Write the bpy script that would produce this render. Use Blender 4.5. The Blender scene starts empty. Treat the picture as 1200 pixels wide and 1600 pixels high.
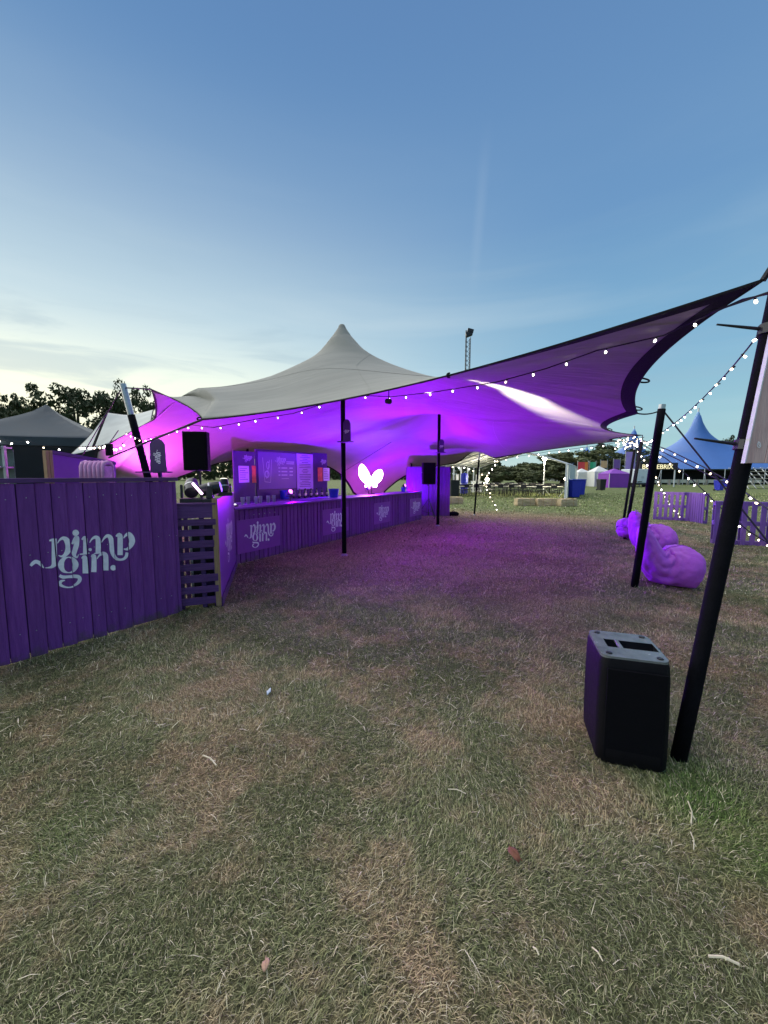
import bpy, bmesh, math, random
import numpy as np
from mathutils import Vector, Matrix, noise as mnoise

random.seed(7)
rng = np.random.default_rng(11)
SC = bpy.context.scene
COL = SC.collection
R = math.radians

# ------------------------------------------------------------------ camera
CAM_Z = 1.6
PITCH = R(5.5)
cam_data = bpy.data.cameras.new('camera')
cam_data.sensor_fit = 'HORIZONTAL'
cam_data.sensor_width = 36.0
cam_data.lens = 18.0
cam_data.clip_start = 0.05
cam_data.clip_end = 3000.0
cam = bpy.data.objects.new('camera', cam_data)
cam.location = (0, 0, CAM_Z)
cam.rotation_euler = (math.pi / 2 - PITCH, 0, 0)
COL.objects.link(cam)
SC.camera = cam

# ------------------------------------------------------------------ sky (dusk) and exposure
SUN_AZ = R(-50)      # the sun has just set behind the trees on the left
world = bpy.data.worlds.new('World')
SC.world = world
world.use_nodes = True
wn, wl = world.node_tree.nodes, world.node_tree.links
wn.clear()
def WN(t, **k):
    n = wn.new(t)
    for a, b in k.items():
        setattr(n, a, b)
    return n
w_out = WN('ShaderNodeOutputWorld')
w_bg = WN('ShaderNodeBackground')
wl.new(w_bg.outputs[0], w_out.inputs[0])
w_bg.inputs[1].default_value = 0.12
sky = WN('ShaderNodeTexSky')
sky.sky_type = 'NISHITA'
sky.sun_disc = False
sky.sun_elevation = R(1.0)
sky.sun_rotation = SUN_AZ
sky.altitude = 0
sky.air_density = 1.0
sky.dust_density = 0.6
sky.ozone_density = 3.0
# thin dusk cloud: soft streaks that lift the low sky
w_tc = WN('ShaderNodeTexCoord')
w_sep = WN('ShaderNodeSeparateXYZ'); wl.new(w_tc.outputs['Generated'], w_sep.inputs[0])
def wmath(op, a, b=None, clamp=False):
    n = WN('ShaderNodeMath', operation=op, use_clamp=clamp)
    for i, v in enumerate((a, b)):
        if v is None: continue
        if isinstance(v, (int, float)): n.inputs[i].default_value = v
        else: wl.new(v, n.inputs[i])
    return n.outputs[0]
def wrange(v, a, b, c, d):
    n = WN('ShaderNodeMapRange', interpolation_type='SMOOTHSTEP')
    wl.new(v, n.inputs[0])
    for i, x in enumerate((a, b, c, d)): n.inputs[i + 1].default_value = x
    return n.outputs[0]
def wmix(f, a, b, mode='MIX'):
    n = WN('ShaderNodeMix', data_type='RGBA', blend_type=mode)
    for sock, v in ((n.inputs[0], f), (n.inputs[6], a), (n.inputs[7], b)):
        if isinstance(v, (int, float)): sock.default_value = v
        elif isinstance(v, tuple): sock.default_value = v
        else: wl.new(v, sock)
    return n.outputs[2]
SKYX, SKYY, SKYZ = w_sep.outputs
el = wmath('ARCSINE', wmath('MAXIMUM', SKYZ, 0.0))            # elevation in radians
# direction towards the afterglow
glow = wmath('ADD', wmath('MULTIPLY', SKYX, math.sin(SUN_AZ)), wmath('MULTIPLY', SKYY, math.cos(SUN_AZ)))
ramp = WN('ShaderNodeValToRGB')
wl.new(wmath('DIVIDE', el, math.pi / 2), ramp.inputs[0])
cr = ramp.color_ramp
stops = [(0.0, (.46, .68, .67)), (.06, (.36, .61, .68)), (.16, (.24, .47, .66)), (.33, (.155, .32, .56)), (.55, (.115, .24, .475)), (1.0, (.07, .16, .38))]
cr.elements[0].position = 0; cr.elements[1].position = 1
cr.elements[0].color = stops[0][1] + (1,); cr.elements[1].color = stops[-1][1] + (1,)
for p, c in stops[1:-1]:
    e = cr.elements.new(p); e.color = c + (1,)
# afterglow near the horizon on the sun's side
g_az = wrange(glow, 0.15, 1.0, 0.0, 1.0)
g_el = wrange(el, 0.0, 0.80, 1.0, 0.0)
g = wmath('MULTIPLY', g_az, g_el)
col1 = wmix(wmath('MULTIPLY', g, .80), ramp.outputs[0], (.95, 1.04, .95, 1))
g2 = wmath('MULTIPLY', wrange(glow, .5, 1.0, 0, 1), wrange(el, 0.0, 0.36, 1.0, 0.0))
col2 = wmix(wmath('MULTIPLY', g2, 1.0), col1, (1.45, 1.38, .90, 1))
# thin cloud
w_map = WN('ShaderNodeMapping'); wl.new(w_tc.outputs['Generated'], w_map.inputs[0])
w_map.inputs['Rotation'].default_value = (R(10), R(-34), R(25))
w_map.inputs['Scale'].default_value = (.8, 1.4, 7.0)
w_no = WN('ShaderNodeTexNoise'); wl.new(w_map.outputs[0], w_no.inputs[0])
w_no.inputs['Scale'].default_value = 1.7; w_no.inputs['Detail'].default_value = 5; w_no.inputs['Roughness'].default_value = .5
w_no.inputs['Distortion'].default_value = .4
cl = wmath('MULTIPLY', wmath('MULTIPLY', wrange(w_no.outputs[0], .42, .78, 0, 1), wrange(el, 0.0, 0.75, 1.0, 0.0)), wrange(glow, -.2, .9, .3, 1))
w_no2 = WN('ShaderNodeTexNoise'); wl.new(w_map.outputs[0], w_no2.inputs[0])
w_no2.inputs['Scale'].default_value = 2.6; w_no2.inputs['Detail'].default_value = 6; w_no2.inputs['Roughness'].default_value = .55; w_no2.inputs['Distortion'].default_value = .8
cd_ = wmath('MULTIPLY', wrange(w_no2.outputs[0], .47, .68, 0, 1), wmath('MULTIPLY', wrange(el, .02, .6, 1.0, 0.0), wrange(glow, -.2, .9, .25, 1)))
col3a = wmix(wmath('MULTIPLY', cl, .50), col2, (.74, .84, .85, 1))
col3 = wmix(wmath('MULTIPLY', cd_, .62), col3a, (.36, .50, .60, 1))
# a short fading condensation trail, standing almost upright over the field
cdir = Vector((.232, 1.0, .62)).normalized()
side = Vector((1, -.19, -.07)); side -= side.dot(cdir) * cdir; side.normalize()
upv = cdir.cross(side)
if upv.z < 0: upv = -upv
def wdot(v):
    n = WN('ShaderNodeVectorMath', operation='DOT_PRODUCT')
    wl.new(w_tc.outputs['Generated'], n.inputs[0]); n.inputs[1].default_value = v
    return n.outputs['Value']
ds, du = wdot(side), wdot(upv)
ctr = wmath('MULTIPLY', wrange(wmath('ABSOLUTE', ds), 0.0, .016, 1, 0), wrange(wmath('ABSOLUTE', du), .02, .16, 1, 0))
ctr = wmath('MULTIPLY', ctr, wrange(wdot(cdir), 0, .5, 0, 1))
col4 = wmix(wmath('MULTIPLY', ctr, .06), col3, (.75, .84, .9, 1))
# the physical sky and the dusk colours together
nish = wmix(1.0, sky.outputs[0], (.035, .035, .035, 1), 'MULTIPLY')
fin = wmix(1.0, col4, nish, 'ADD')
fin2 = wmix(1.0, fin, (4.95, 4.95, 4.95, 1), 'MULTIPLY')   # undoes the 0.12 strength
wl.new(fin2, w_bg.inputs[0])

# soft lamp added to brighten the ground, standing in for the sunset afterglow
sun_d = bpy.data.lights.new('sun', 'SUN'); sun_d.energy = 2.9; sun_d.angle = R(120); sun_d.color = (1.0, .95, .86)
sun = bpy.data.objects.new('sun', sun_d); COL.objects.link(sun)
sv = Vector((math.sin(SUN_AZ) * math.cos(R(42)), math.cos(SUN_AZ) * math.cos(R(42)), math.sin(R(42))))
sun.rotation_euler = (-sv).to_track_quat('-Z', 'Y').to_euler()

SC.view_settings.view_transform = 'Standard'
SC.view_settings.look = 'None'
SC.view_settings.gamma = 1.0
SC.view_settings.use_curve_mapping = False
SC.view_settings.exposure = 0.72
SC.cycles.use_denoising = True
SC.cycles.max_bounces = 6
SC.cycles.sample_clamp_indirect = 4.0

# ------------------------------------------------------------------ layout helpers
CP, SP = math.cos(PITCH), math.sin(PITCH)
def ray(x, y):
    a, b = (x - 600) / 600.0, (800 - y) / 600.0
    return Vector((a, CP + b * SP, b * CP - SP))
def at(x, y, Y):                      # the point seen at pixel (x, y) of the photo at distance Y ahead
    r = ray(x, y)
    return Vector((0, 0, CAM_Z)) + r * (Y / r.y)
def gnd(x, y, z=0.0):                 # the same on the ground
    r = ray(x, y)
    return Vector((0, 0, CAM_Z)) + r * ((z - CAM_Z) / r.z)
U = Vector((.487, .8734, 0)).normalized()       # along the bar and the tent
N = Vector((-U.y, U.x, 0))                      # across, towards the back of the tent
O = Vector((1.64, 2.0, 0))
def un(u, n, z=0.0):
    return O + U * u + N * n + Vector((0, 0, z))

# ------------------------------------------------------------------ materials
MATS = {}
def mat(name, col, rough=.7, var=.15, scale=8.0, bump=0.0, bscale=60.0, metal=0.0, spec=.4, stretch=None, emit=None, estr=0.0, col2=None, trans=0.0, rand=0.0, dirt=0.0):
    if name in MATS: return MATS[name]
    m = bpy.data.materials.new(name); MATS[name] = m
    m.use_nodes = True
    nt = m.node_tree; b = nt.nodes['Principled BSDF']
    b.inputs['Roughness'].default_value = rough
    b.inputs['Metallic'].default_value = metal
    b.inputs['Specular IOR Level'].default_value = spec
    if trans: b.inputs['Transmission Weight'].default_value = trans
    tc = nt.nodes.new('ShaderNodeTexCoord'); mp = nt.nodes.new('ShaderNodeMapping')
    nt.links.new(tc.outputs['Object'], mp.inputs[0])
    if stretch: mp.inputs['Scale'].default_value = stretch
    if var > 0:
        no = nt.nodes.new('ShaderNodeTexNoise'); nt.links.new(mp.outputs[0], no.inputs[0])
        no.inputs['Scale'].default_value = scale; no.inputs['Detail'].default_value = 6; no.inputs['Roughness'].default_value = .62
        mx = nt.nodes.new('ShaderNodeMix'); mx.data_type = 'RGBA'
        rp = nt.nodes.new('ShaderNodeMapRange'); nt.links.new(no.outputs[0], rp.inputs[0])
        rp.inputs[1].default_value = .3; rp.inputs[2].default_value = .7
        nt.links.new(rp.outputs[0], mx.inputs[0])
        c2 = col2 if col2 else tuple(min(1, c * (1 + var)) for c in col)
        c1 = tuple(c * (1 - var) for c in col) if not col2 else col
        mx.inputs[6].default_value = c1 + (1,); mx.inputs[7].default_value = c2 + (1,)
        if rand:
            oi = nt.nodes.new('ShaderNodeObjectInfo'); hs = nt.nodes.new('ShaderNodeHueSaturation')
            rm = nt.nodes.new('ShaderNodeMapRange'); nt.links.new(oi.outputs['Random'], rm.inputs[0]); rm.inputs[3].default_value = 1 - rand; rm.inputs[4].default_value = 1 + rand
            nt.links.new(rm.outputs[0], hs.inputs['Value']); nt.links.new(mx.outputs[2], hs.inputs['Color']); nt.links.new(hs.outputs[0], b.inputs['Base Color'])
        else:
            nt.links.new(mx.outputs[2], b.inputs['Base Color'])
        rr = nt.nodes.new('ShaderNodeMapRange'); nt.links.new(no.outputs[0], rr.inputs[0])
        rr.inputs[3].default_value = max(0, rough - .1); rr.inputs[4].default_value = min(1, rough + .1)
        nt.links.new(rr.outputs[0], b.inputs['Roughness'])
    else:
        b.inputs['Base Color'].default_value = col + (1,)
    if dirt:                      # mud splashed up from the ground, ragged along its top
        src = b.inputs['Base Color'].links[0].from_socket
        sx = nt.nodes.new('ShaderNodeSeparateXYZ'); nt.links.new(tc.outputs['Object'], sx.inputs[0])
        dn = nt.nodes.new('ShaderNodeTexNoise'); nt.links.new(tc.outputs['Object'], dn.inputs[0]); dn.inputs['Scale'].default_value = 7; dn.inputs['Detail'].default_value = 8; dn.inputs['Roughness'].default_value = .7
        ma = nt.nodes.new('ShaderNodeMath'); ma.operation = 'MULTIPLY_ADD'; nt.links.new(dn.outputs[0], ma.inputs[0]); ma.inputs[1].default_value = -dirt * 2; nt.links.new(sx.outputs[2], ma.inputs[2])
        mr = nt.nodes.new('ShaderNodeMapRange'); nt.links.new(ma.outputs[0], mr.inputs[0]); mr.inputs[1].default_value = -dirt; mr.inputs[2].default_value = -dirt * .55; mr.inputs[3].default_value = .75; mr.inputs[4].default_value = 0
        md_ = nt.nodes.new('ShaderNodeMix'); md_.data_type = 'RGBA'; nt.links.new(mr.outputs[0], md_.inputs[0]); nt.links.new(src, md_.inputs[6]); md_.inputs[7].default_value = (.10, .075, .06, 1)
        nt.links.new(md_.outputs[2], b.inputs['Base Color'])
    if bump > 0:
        n2 = nt.nodes.new('ShaderNodeTexNoise'); nt.links.new(mp.outputs[0], n2.inputs[0])
        n2.inputs['Scale'].default_value = bscale; n2.inputs['Detail'].default_value = 4
        bp = nt.nodes.new('ShaderNodeBump'); bp.inputs['Strength'].default_value = bump; bp.inputs['Distance'].default_value = .01
        nt.links.new(n2.outputs[0], bp.inputs['Height']); nt.links.new(bp.outputs[0], b.inputs['Normal'])
    if emit:
        b.inputs['Emission Color'].default_value = emit + (1,)
        b.inputs['Emission Strength'].default_value = estr
    return m

# ------------------------------------------------------------------ mesh building
class MB:
    def __init__(s): s.v, s.f = [], []
    def add(s, vs, fs):
        o = len(s.v); s.v += [Vector(p) for p in vs]; s.f += [tuple(i + o for i in f) for f in fs]; return s
    def box(s, c, size, M=None):
        hx, hy, hz = size[0] / 2, size[1] / 2, size[2] / 2
        vs = [Vector((x, y, z)) for x in (-hx, hx) for y in (-hy, hy) for z in (-hz, hz)]
        if M is not None: vs = [M @ p for p in vs]
        return s.add([p + Vector(c) for p in vs], [(0, 1, 3, 2), (4, 6, 7, 5), (0, 4, 5, 1), (2, 3, 7, 6), (0, 2, 6, 4), (1, 5, 7, 3)])
    def beam(s, a, b, w, h, up=(0, 0, 1)):          # a bar of w x h from a to b
        a, b = Vector(a), Vector(b); d = (b - a); L = d.length; d.normalize()
        up = Vector(up)
        if abs(d.dot(up)) > .99: up = Vector((0, 1, 0))
        x = d.cross(up).normalized(); z = x.cross(d)
        M = Matrix((x, d, z)).transposed()
        return s.box((a + b) / 2, (w, L, h), M)
    def tube(s, pts, r, seg=8, cap=True):
        pts = [Vector(p) for p in pts]; n = len(pts)
        rs = r if isinstance(r, (list, tuple)) else [r] * n
        rings = []; prev = None
        for i, p in enumerate(pts):
            d = (pts[min(i + 1, n - 1)] - pts[max(i - 1, 0)])
            if d.length < 1e-9: d = Vector((0, 0, 1))
            d.normalize()
            if prev is None:
                up = Vector((0, 0, 1)) if abs(d.z) < .9 else Vector((1, 0, 0))
                x = d.cross(up).normalized()
            else:
                x = (prev - d * prev.dot(d))
                x = x.normalized() if x.length > 1e-6 else d.orthogonal().normalized()
            prev = x; y = d.cross(x)
            rings.append([p + (x * math.cos(2 * math.pi * k / seg) + y * math.sin(2 * math.pi * k / seg)) * rs[i] for k in range(seg)])
        vs = [q for rg in rings for q in rg]; fs = []
        for i in range(n - 1):
            for k in range(seg):
                k2 = (k + 1) % seg
                fs.append((i * seg + k, i * seg + k2, (i + 1) * seg + k2, (i + 1) * seg + k))
        if cap:
            fs.append(tuple(range(seg - 1, -1, -1))); fs.append(tuple((n - 1) * seg + k for k in range(seg)))
        return s.add(vs, fs)
    def lathe(s, prof, seg=16, c=(0, 0, 0), M=None):
        c = Vector(c); vs = []; fs = []
        for r_, z in prof:
            for k in range(seg):
                p = Vector((r_ * math.cos(2 * math.pi * k / seg), r_ * math.sin(2 * math.pi * k / seg), z))
                vs.append((M @ p if M is not None else p) + c)
        for i in range(len(prof) - 1):
            for k in range(seg):
                k2 = (k + 1) % seg
                fs.append((i * seg + k, i * seg + k2, (i + 1) * seg + k2, (i + 1) * seg + k))
        fs.append(tuple(range(seg - 1, -1, -1))); fs.append(tuple((len(prof) - 1) * seg + k for k in range(seg)))
        return s.add(vs, fs)
    def prism(s, outline, a, b):                    # outline: list of points; extruded by vectors a..b
        n = len(outline); a, b = Vector(a), Vector(b)
        vs = [Vector(p) + a for p in outline] + [Vector(p) + b for p in outline]
        fs = [tuple(range(n - 1, -1, -1)), tuple(range(n, 2 * n))] + [(i, (i + 1) % n, n + (i + 1) % n, n + i) for i in range(n)]
        return s.add(vs, fs)
    def build(s, name, m, parent=None, smooth=False, bevel=0.0, loc=None, fixn=True):
        me = bpy.data.meshes.new(name)
        me.from_pydata([tuple(p) for p in s.v], [], s.f)
        if fixn:
            bm = bmesh.new(); bm.from_mesh(me); bmesh.ops.recalc_face_normals(bm, faces=bm.faces); bm.to_mesh(me); bm.free()
        me.materials.append(m)
        if smooth:
            me.polygons.foreach_set('use_smooth', [True] * len(me.polygons))
        o = bpy.data.objects.new(name, me); COL.objects.link(o)
        if parent is not None:
            o.parent = parent
        if loc is not None: o.location = loc
        if bevel > 0:
            b = o.modifiers.new('bevel', 'BEVEL'); b.width = bevel; b.segments = 2; b.limit_method = 'ANGLE'; b.angle_limit = R(40)
        return o

def empty(name, label, cat, loc=(0, 0, 0), rz=0.0, group=None):
    o = bpy.data.objects.new(name, None); COL.objects.link(o)
    o.location = loc; o.rotation_euler = (0, 0, rz); o.empty_display_size = .2
    o['label'] = label; o['category'] = cat
    if group: o['group'] = group
    return o
def tag(o, label, cat, group=None):
    o['label'] = label; o['category'] = cat
    if group: o['group'] = group
    return o
def wpart(mb, root):                  # world coordinates into the frame of a root Empty
    M = (Matrix.Translation(root.location) @ root.rotation_euler.to_matrix().to_4x4()).inverted()
    mb.v = [M @ p for p in mb.v]; return mb
def copy_tree(o, parent=None):
    c = o.copy(); COL.objects.link(c); c.parent = parent
    for ch in o.children: copy_tree(ch, c)
    return c
def auto_smooth(o, ang=40):
    o.data.polygons.foreach_set('use_smooth', [True] * len(o.data.polygons))
    bm = bmesh.new(); bm.from_mesh(o.data)
    for e in bm.edges:
        if len(e.link_faces) == 2 and e.calc_face_angle(0) > R(ang): e.smooth = False
    bm.to_mesh(o.data); bm.free()
    return o

M_black = mat('black_sleeve', (.0045, .0045, .007), .85, .3, 14, .25, 90, spec=.08)
M_steel = mat('galvanised_steel', (.42, .43, .45), .38, .15, 30, .1, 80, metal=.9)
M_strap = mat('black_webbing', (.008, .008, .011), .85, .3, 40, .3, 160, spec=.15)
M_rope = mat('dark_rope', (.02, .02, .025), .8, .3, 60)
M_purple = mat('purple_painted_timber', (.145, .030, .225), .78, .2, 5, .55, 34, stretch=(9, 9, .7), col2=(.235, .062, .330), rand=.13, dirt=.22)
M_purple_h = mat('purple_painted_slat', (.085, .028, .13), .78, .2, 5, .55, 34, stretch=(.7, 9, 9), col2=(.15, .058, .205), rand=.15)
M_purple_flat = mat('purple_painted_board', (.22, .05, .42), .42, .12, 3, .08, 30)
M_purple_dk = mat('dark_purple_board', (.065, .020, .125), .55, .2, 4, .1, 30)
M_white_paint = mat('white_stencil_paint', (.92, .86, .96), .7, .12, 16, .1, 60)
M_white_print = mat('pale_print', (.88, .82, .92), .6, .08, 20)
M_raw_wood = mat('raw_timber_edge', (.36, .22, .12), .75, .25, 9, .4, 40, stretch=(9, 9, .8))
# ------------------------------------------------------------------ ground
def grass_material(blade):
    m = bpy.data.materials.new('grass_blade' if blade else 'turf')
    m.use_nodes = True
    nt = m.node_tree; L = nt.links; b = nt.nodes['Principled BSDF']
    b.inputs['Roughness'].default_value = .85; b.inputs['Specular IOR Level'].default_value = .15
    geo = nt.nodes.new('ShaderNodeNewGeometry')
    def nz(scale, detail=4, rough=.6, vec=None):
        n = nt.nodes.new('ShaderNodeTexNoise'); L.new(vec or geo.outputs['Position'], n.inputs[0])
        n.inputs['Scale'].default_value = scale; n.inputs['Detail'].default_value = detail; n.inputs['Roughness'].default_value = rough
        return n.outputs[0]
    def mth(op, a, b2=None, clamp=False):
        n = nt.nodes.new('ShaderNodeMath'); n.operation = op; n.use_clamp = clamp
        for i, v in enumerate((a, b2)):
            if v is None: continue
            if isinstance(v, (int, float)): n.inputs[i].default_value = v
            else: L.new(v, n.inputs[i])
        return n.outputs[0]
    def rng_(v, a, b2, c=0.0, d=1.0):
        n = nt.nodes.new('ShaderNodeMapRange'); n.interpolation_type = 'SMOOTHSTEP'; L.new(v, n.inputs[0])
        for i, x in enumerate((a, b2, c, d)): n.inputs[i + 1].default_value = x
        return n.outputs[0]
    def mix(f, a, c):
        n = nt.nodes.new('ShaderNodeMix'); n.data_type = 'RGBA'
        for s_, v in ((n.inputs[0], f), (n.inputs[6], a), (n.inputs[7], c)):
            if isinstance(v, (int, float)): s_.default_value = v
            elif isinstance(v, tuple): s_.default_value = v + (1,)
            else: L.new(v, s_)
        return n.outputs[2]
    def dot(v, off):
        n = nt.nodes.new('ShaderNodeVectorMath'); n.operation = 'DOT_PRODUCT'
        L.new(geo.outputs['Position'], n.inputs[0]); n.inputs[1].default_value = v
        return mth('SUBTRACT', n.outputs['Value'], off)
    uu, nn = dot(U, O.dot(U)), dot(N, O.dot(N))
    wob = mth('MULTIPLY', mth('SUBTRACT', nz(.7, 3), .5), 2.4)
    u2, n2 = mth('ADD', uu, wob), mth('ADD', nn, wob)
    # trodden bare under the tent, where people queue
    tr = mth('MULTIPLY', mth('MULTIPLY', rng_(u2, .8, 3.6), rng_(u2, 15.2, 13.2)), mth('MULTIPLY', rng_(n2, -.7, 1.4), rng_(n2, 12, 9)))
    patch = rng_(nz(1.3, 6, .7), .44, .62)
    fine = nz(14, 4, .7)
    lush = mth('MULTIPLY', rng_(nz(.55, 3), .52, .72), .6)
    far = rng_(uu, 12.0, 17.0)
    far = mth('MAXIMUM', far, rng_(nn, -1.5, -4.5))
    green = mix(fine, (.128, .142, .062), (.245, .255, .120))
    lushc = mix(fine, (.088, .125, .042), (.170, .220, .080))
    straw = mix(fine, (.34, .225, .135), (.62, .425, .270))
    fresh = mix(fine, (.150, .200, .060), (.270, .335, .115))
    c = mix(lush, green, lushc)
    c = mix(mth('MULTIPLY', patch, .70), c, straw)
    c = mix(mth('MULTIPLY', tr, .80), c, straw)
    c = mix(mth('MULTIPLY', far, .80), c, fresh)
    # two fresh green patches by the near pole
    for (px, py, r0) in ((1075, 1225, .34), (1170, 1330, .5), (40, 1330, .40)):
        p = gnd(px, py)
        n = nt.nodes.new('ShaderNodeVectorMath'); n.operation = 'DISTANCE'
        L.new(geo.outputs['Position'], n.inputs[0]); n.inputs[1].default_value = p
        c = mix(mth('MULTIPLY', rng_(mth('ADD', n.outputs['Value'], mth('MULTIPLY', wob, .12)), r0, r0 * .1), .60 if px > 500 else .25), c, (.095, .170, .035))
    if blade:
        at_ = nt.nodes.new('ShaderNodeAttribute'); at_.attribute_name = 'rnd'
        rv = at_.outputs['Fac']
        c = mix(rng_(rv, .70, .96), c, (.44, .38, .25))
        c = mix(mth('MULTIPLY', rng_(rv, .975, .985), .7), c, (.60, .54, .40))
        hv = nt.nodes.new('ShaderNodeHueSaturation'); L.new(c, hv.inputs['Color'])
        L.new(mth('ADD', .30, mth('MULTIPLY', mth('FRACT', mth('MULTIPLY', rv, 37.7)), 1.55)), hv.inputs['Value'])
        c = hv.outputs[0]
    else:
        hv = nt.nodes.new('ShaderNodeHueSaturation'); L.new(c, hv.inputs['Color']); 
        L.new(rng_(nz(60, 4, .8), .3, .75, .30, 1.0), hv.inputs['Value']); c = hv.outputs[0]  # turf darkened in mottles, standing in for shade between the blades
        bp = nt.nodes.new('ShaderNodeBump'); bp.inputs['Strength'].default_value = .9; bp.inputs['Distance'].default_value = .03
        L.new(nz(45, 6, .75), bp.inputs['Height']); L.new(bp.outputs[0], b.inputs['Normal'])
    L.new(c, b.inputs['Base Color'])
    return m
M_turf = grass_material(False)
M_blade = grass_material(True)
def gz(x, y): return 0.0
g = MB()
xs = [-900, -200, -60, -30] + [-20 + i for i in range(0, 61, 2)] + [60, 200, 900]
ys = [-60, -10, -4, -2] + [i for i in range(0, 61, 2)] + [90, 200, 1500]
for y in ys:
    for x in xs: g.v.append(Vector((x, y, 0)))
W_ = len(xs)
for j in range(len(ys) - 1):
    for i in range(W_ - 1):
        g.f.append((j * W_ + i, j * W_ + i + 1, (j + 1) * W_ + i + 1, (j + 1) * W_ + i))
ground = g.build('ground', M_turf); ground['kind'] = 'structure'
ground['label'] = 'trodden dry and green festival field'

def grass_mesh():
    P, Wd, Ln = [], [], []
    def band(y0, y1, dens, w, l, spread=1.25):
        n = int(dens * (y1 - y0) * ((y0 + y1) * spread + 2.0))
        yy = rng.uniform(y0, y1, n * 2); 
        half = yy * spread + 1.0
        xx = rng.uniform(-1, 1, n * 2) * (y1 * spread + 1)
        k = np.abs(xx) < half
        xx, yy = xx[k], yy[k]
        P.append(np.stack([xx, yy], 1)); Wd.append(rng.uniform(.6, 1.4, len(xx)) * w); Ln.append(np.clip(rng.lognormal(-.08, .42, len(xx)), .3, 2.4) * l)
    band(.35, 1.6, 20000, .0017, .025)
    band(1.6, 3.0, 11500, .0021, .027)
    band(3.0, 5.0, 4000, .0032, .033)
    band(5.0, 9.0, 1100, .0060, .038)
    band(9.0, 16.0, 260, .011, .042)
    band(16.0, 34.0, 40, .03, .07)
    nb_own = sum(len(p) for p in P)
    band(.35, 2.2, 45, .0019, .045); band(2.2, 5.0, 70, .0036, .060); band(5.0, 11.0, 25, .006, .065)
    P = np.concatenate(P); Wd = np.concatenate(Wd); Ln = np.concatenate(Ln); n = len(P)
    # clumping: drop blades where a coarse noise is low
    az = rng.uniform(0, 2 * np.pi, n)
    # neighbouring blades lie the same way (trodden)
    fld = np.sin(P[:, 0] * 2.1 + np.sin(P[:, 1] * 1.7) * 2) + np.cos(P[:, 1] * 2.6 + P[:, 0] * .9)
    az = np.where(rng.random(n) < .55, fld * 1.6 + rng.normal(0, .55, n), az)
    lie = np.clip(np.where(rng.random(n) < .7, rng.normal(1.18, .2, n), rng.normal(.6, .3, n)), .08, 1.47)      # tilt from upright
    lie[nb_own:] = rng.uniform(1.38, 1.5, n - nb_own); az[nb_own:] = rng.uniform(0, 6.283, n - nb_own)
    d = np.stack([np.cos(az), np.sin(az)], 1)
    s = np.stack([-np.sin(az), np.cos(az)], 1)
    z0 = np.zeros(n)
    def pt(t, w, tilt):
        h = np.cos(tilt) * Ln * t; f = np.sin(tilt) * Ln * t
        base = P + d * f[:, None]
        return (np.concatenate([base - s * (Wd * w)[:, None] / 2, (z0 + h)[:, None]], 1),
                np.concatenate([base + s * (Wd * w)[:, None] / 2, (z0 + h)[:, None]], 1))
    a0, a1 = pt(0.0, 1.0, lie)
    b0, b1 = pt(.55, .85, lie * .9)
    c0, _ = pt(1.0, 0.0, np.minimum(lie * 1.15, 1.5))
    V = np.stack([a0, a1, b0, b1, c0], 1).reshape(-1, 3)
    V[:, 2] += .002
    V[nb_own * 5:, 2] += np.repeat(rng.uniform(.006, .02, n - nb_own), 5)
    idx = np.arange(n) * 5
    quads = np.stack([idx, idx + 1, idx + 3, idx + 2], 1)
    tris = np.stack([idx + 2, idx + 3, idx + 4], 1)
    loops = np.concatenate([np.concatenate([quads, tris], 1).reshape(-1)])
    tot = np.tile([4, 3], n); starts = np.concatenate([[0], np.cumsum(tot)[:-1]])
    me = bpy.data.meshes.new('grass')
    me.vertices.add(len(V)); me.vertices.foreach_set('co', V.reshape(-1).astype(np.float32))
    me.loops.add(len(loops)); me.loops.foreach_set('vertex_index', loops.astype(np.int32))
    me.polygons.add(len(tot)); me.polygons.foreach_set('loop_start', starts.astype(np.int32)); me.polygons.foreach_set('loop_total', tot.astype(np.int32))
    me.update(calc_edges=True)
    at_ = me.attributes.new('rnd', 'FLOAT', 'POINT')
    at_.data.foreach_set('value', np.repeat(np.concatenate([rng.random(nb_own), rng.uniform(.986, 1.0, n - nb_own)]), 5).astype(np.float32))
    me.materials.append(M_blade)
    return me
grass = bpy.data.objects.new('grass', grass_mesh()); COL.objects.link(grass)
grass['kind'] = 'stuff'; tag(grass, 'short flattened grass blades mixed with dry straw', 'grass')

# ------------------------------------------------------------------ membranes (stretched sheets)
def chain(points, counts):            # Catmull-Rom through points with so many steps per span
    pts = [Vector(p) for p in points]; out = []
    ext = [pts[0] * 2 - pts[1]] + pts + [pts[-1] * 2 - pts[-2]]
    for i, c in enumerate(counts):
        p0, p1, p2, p3 = ext[i:i + 4]
        for k in range(c):
            t = k / c
            out.append(.5 * ((2 * p1) + (p2 - p0) * t + (2 * p0 - 5 * p1 + 4 * p2 - p3) * t * t + (3 * p1 - p0 - 3 * p2 + p3) * t ** 3))
    out.append(pts[-1]); return out
def scallops(anchors, sags, total):   # edges that curve inwards between anchors; sag = (vector) at mid span
    lens = [(anchors[i + 1] - anchors[i]).length for i in range(len(anchors) - 1)]
    S = sum(lens); cnt = [max(3, round(total * l / S)) for l in lens]
    cnt[-1] += total - sum(cnt)
    out = []
    for i, c in enumerate(cnt):
        a, b = anchors[i], anchors[i + 1]
        for k in range(c):
            t = k / c
            out.append(a.lerp(b, t) + Vector(sags[i]) * (4 * t * (1 - t)))
    out.append(anchors[-1].copy())
    return out
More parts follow.
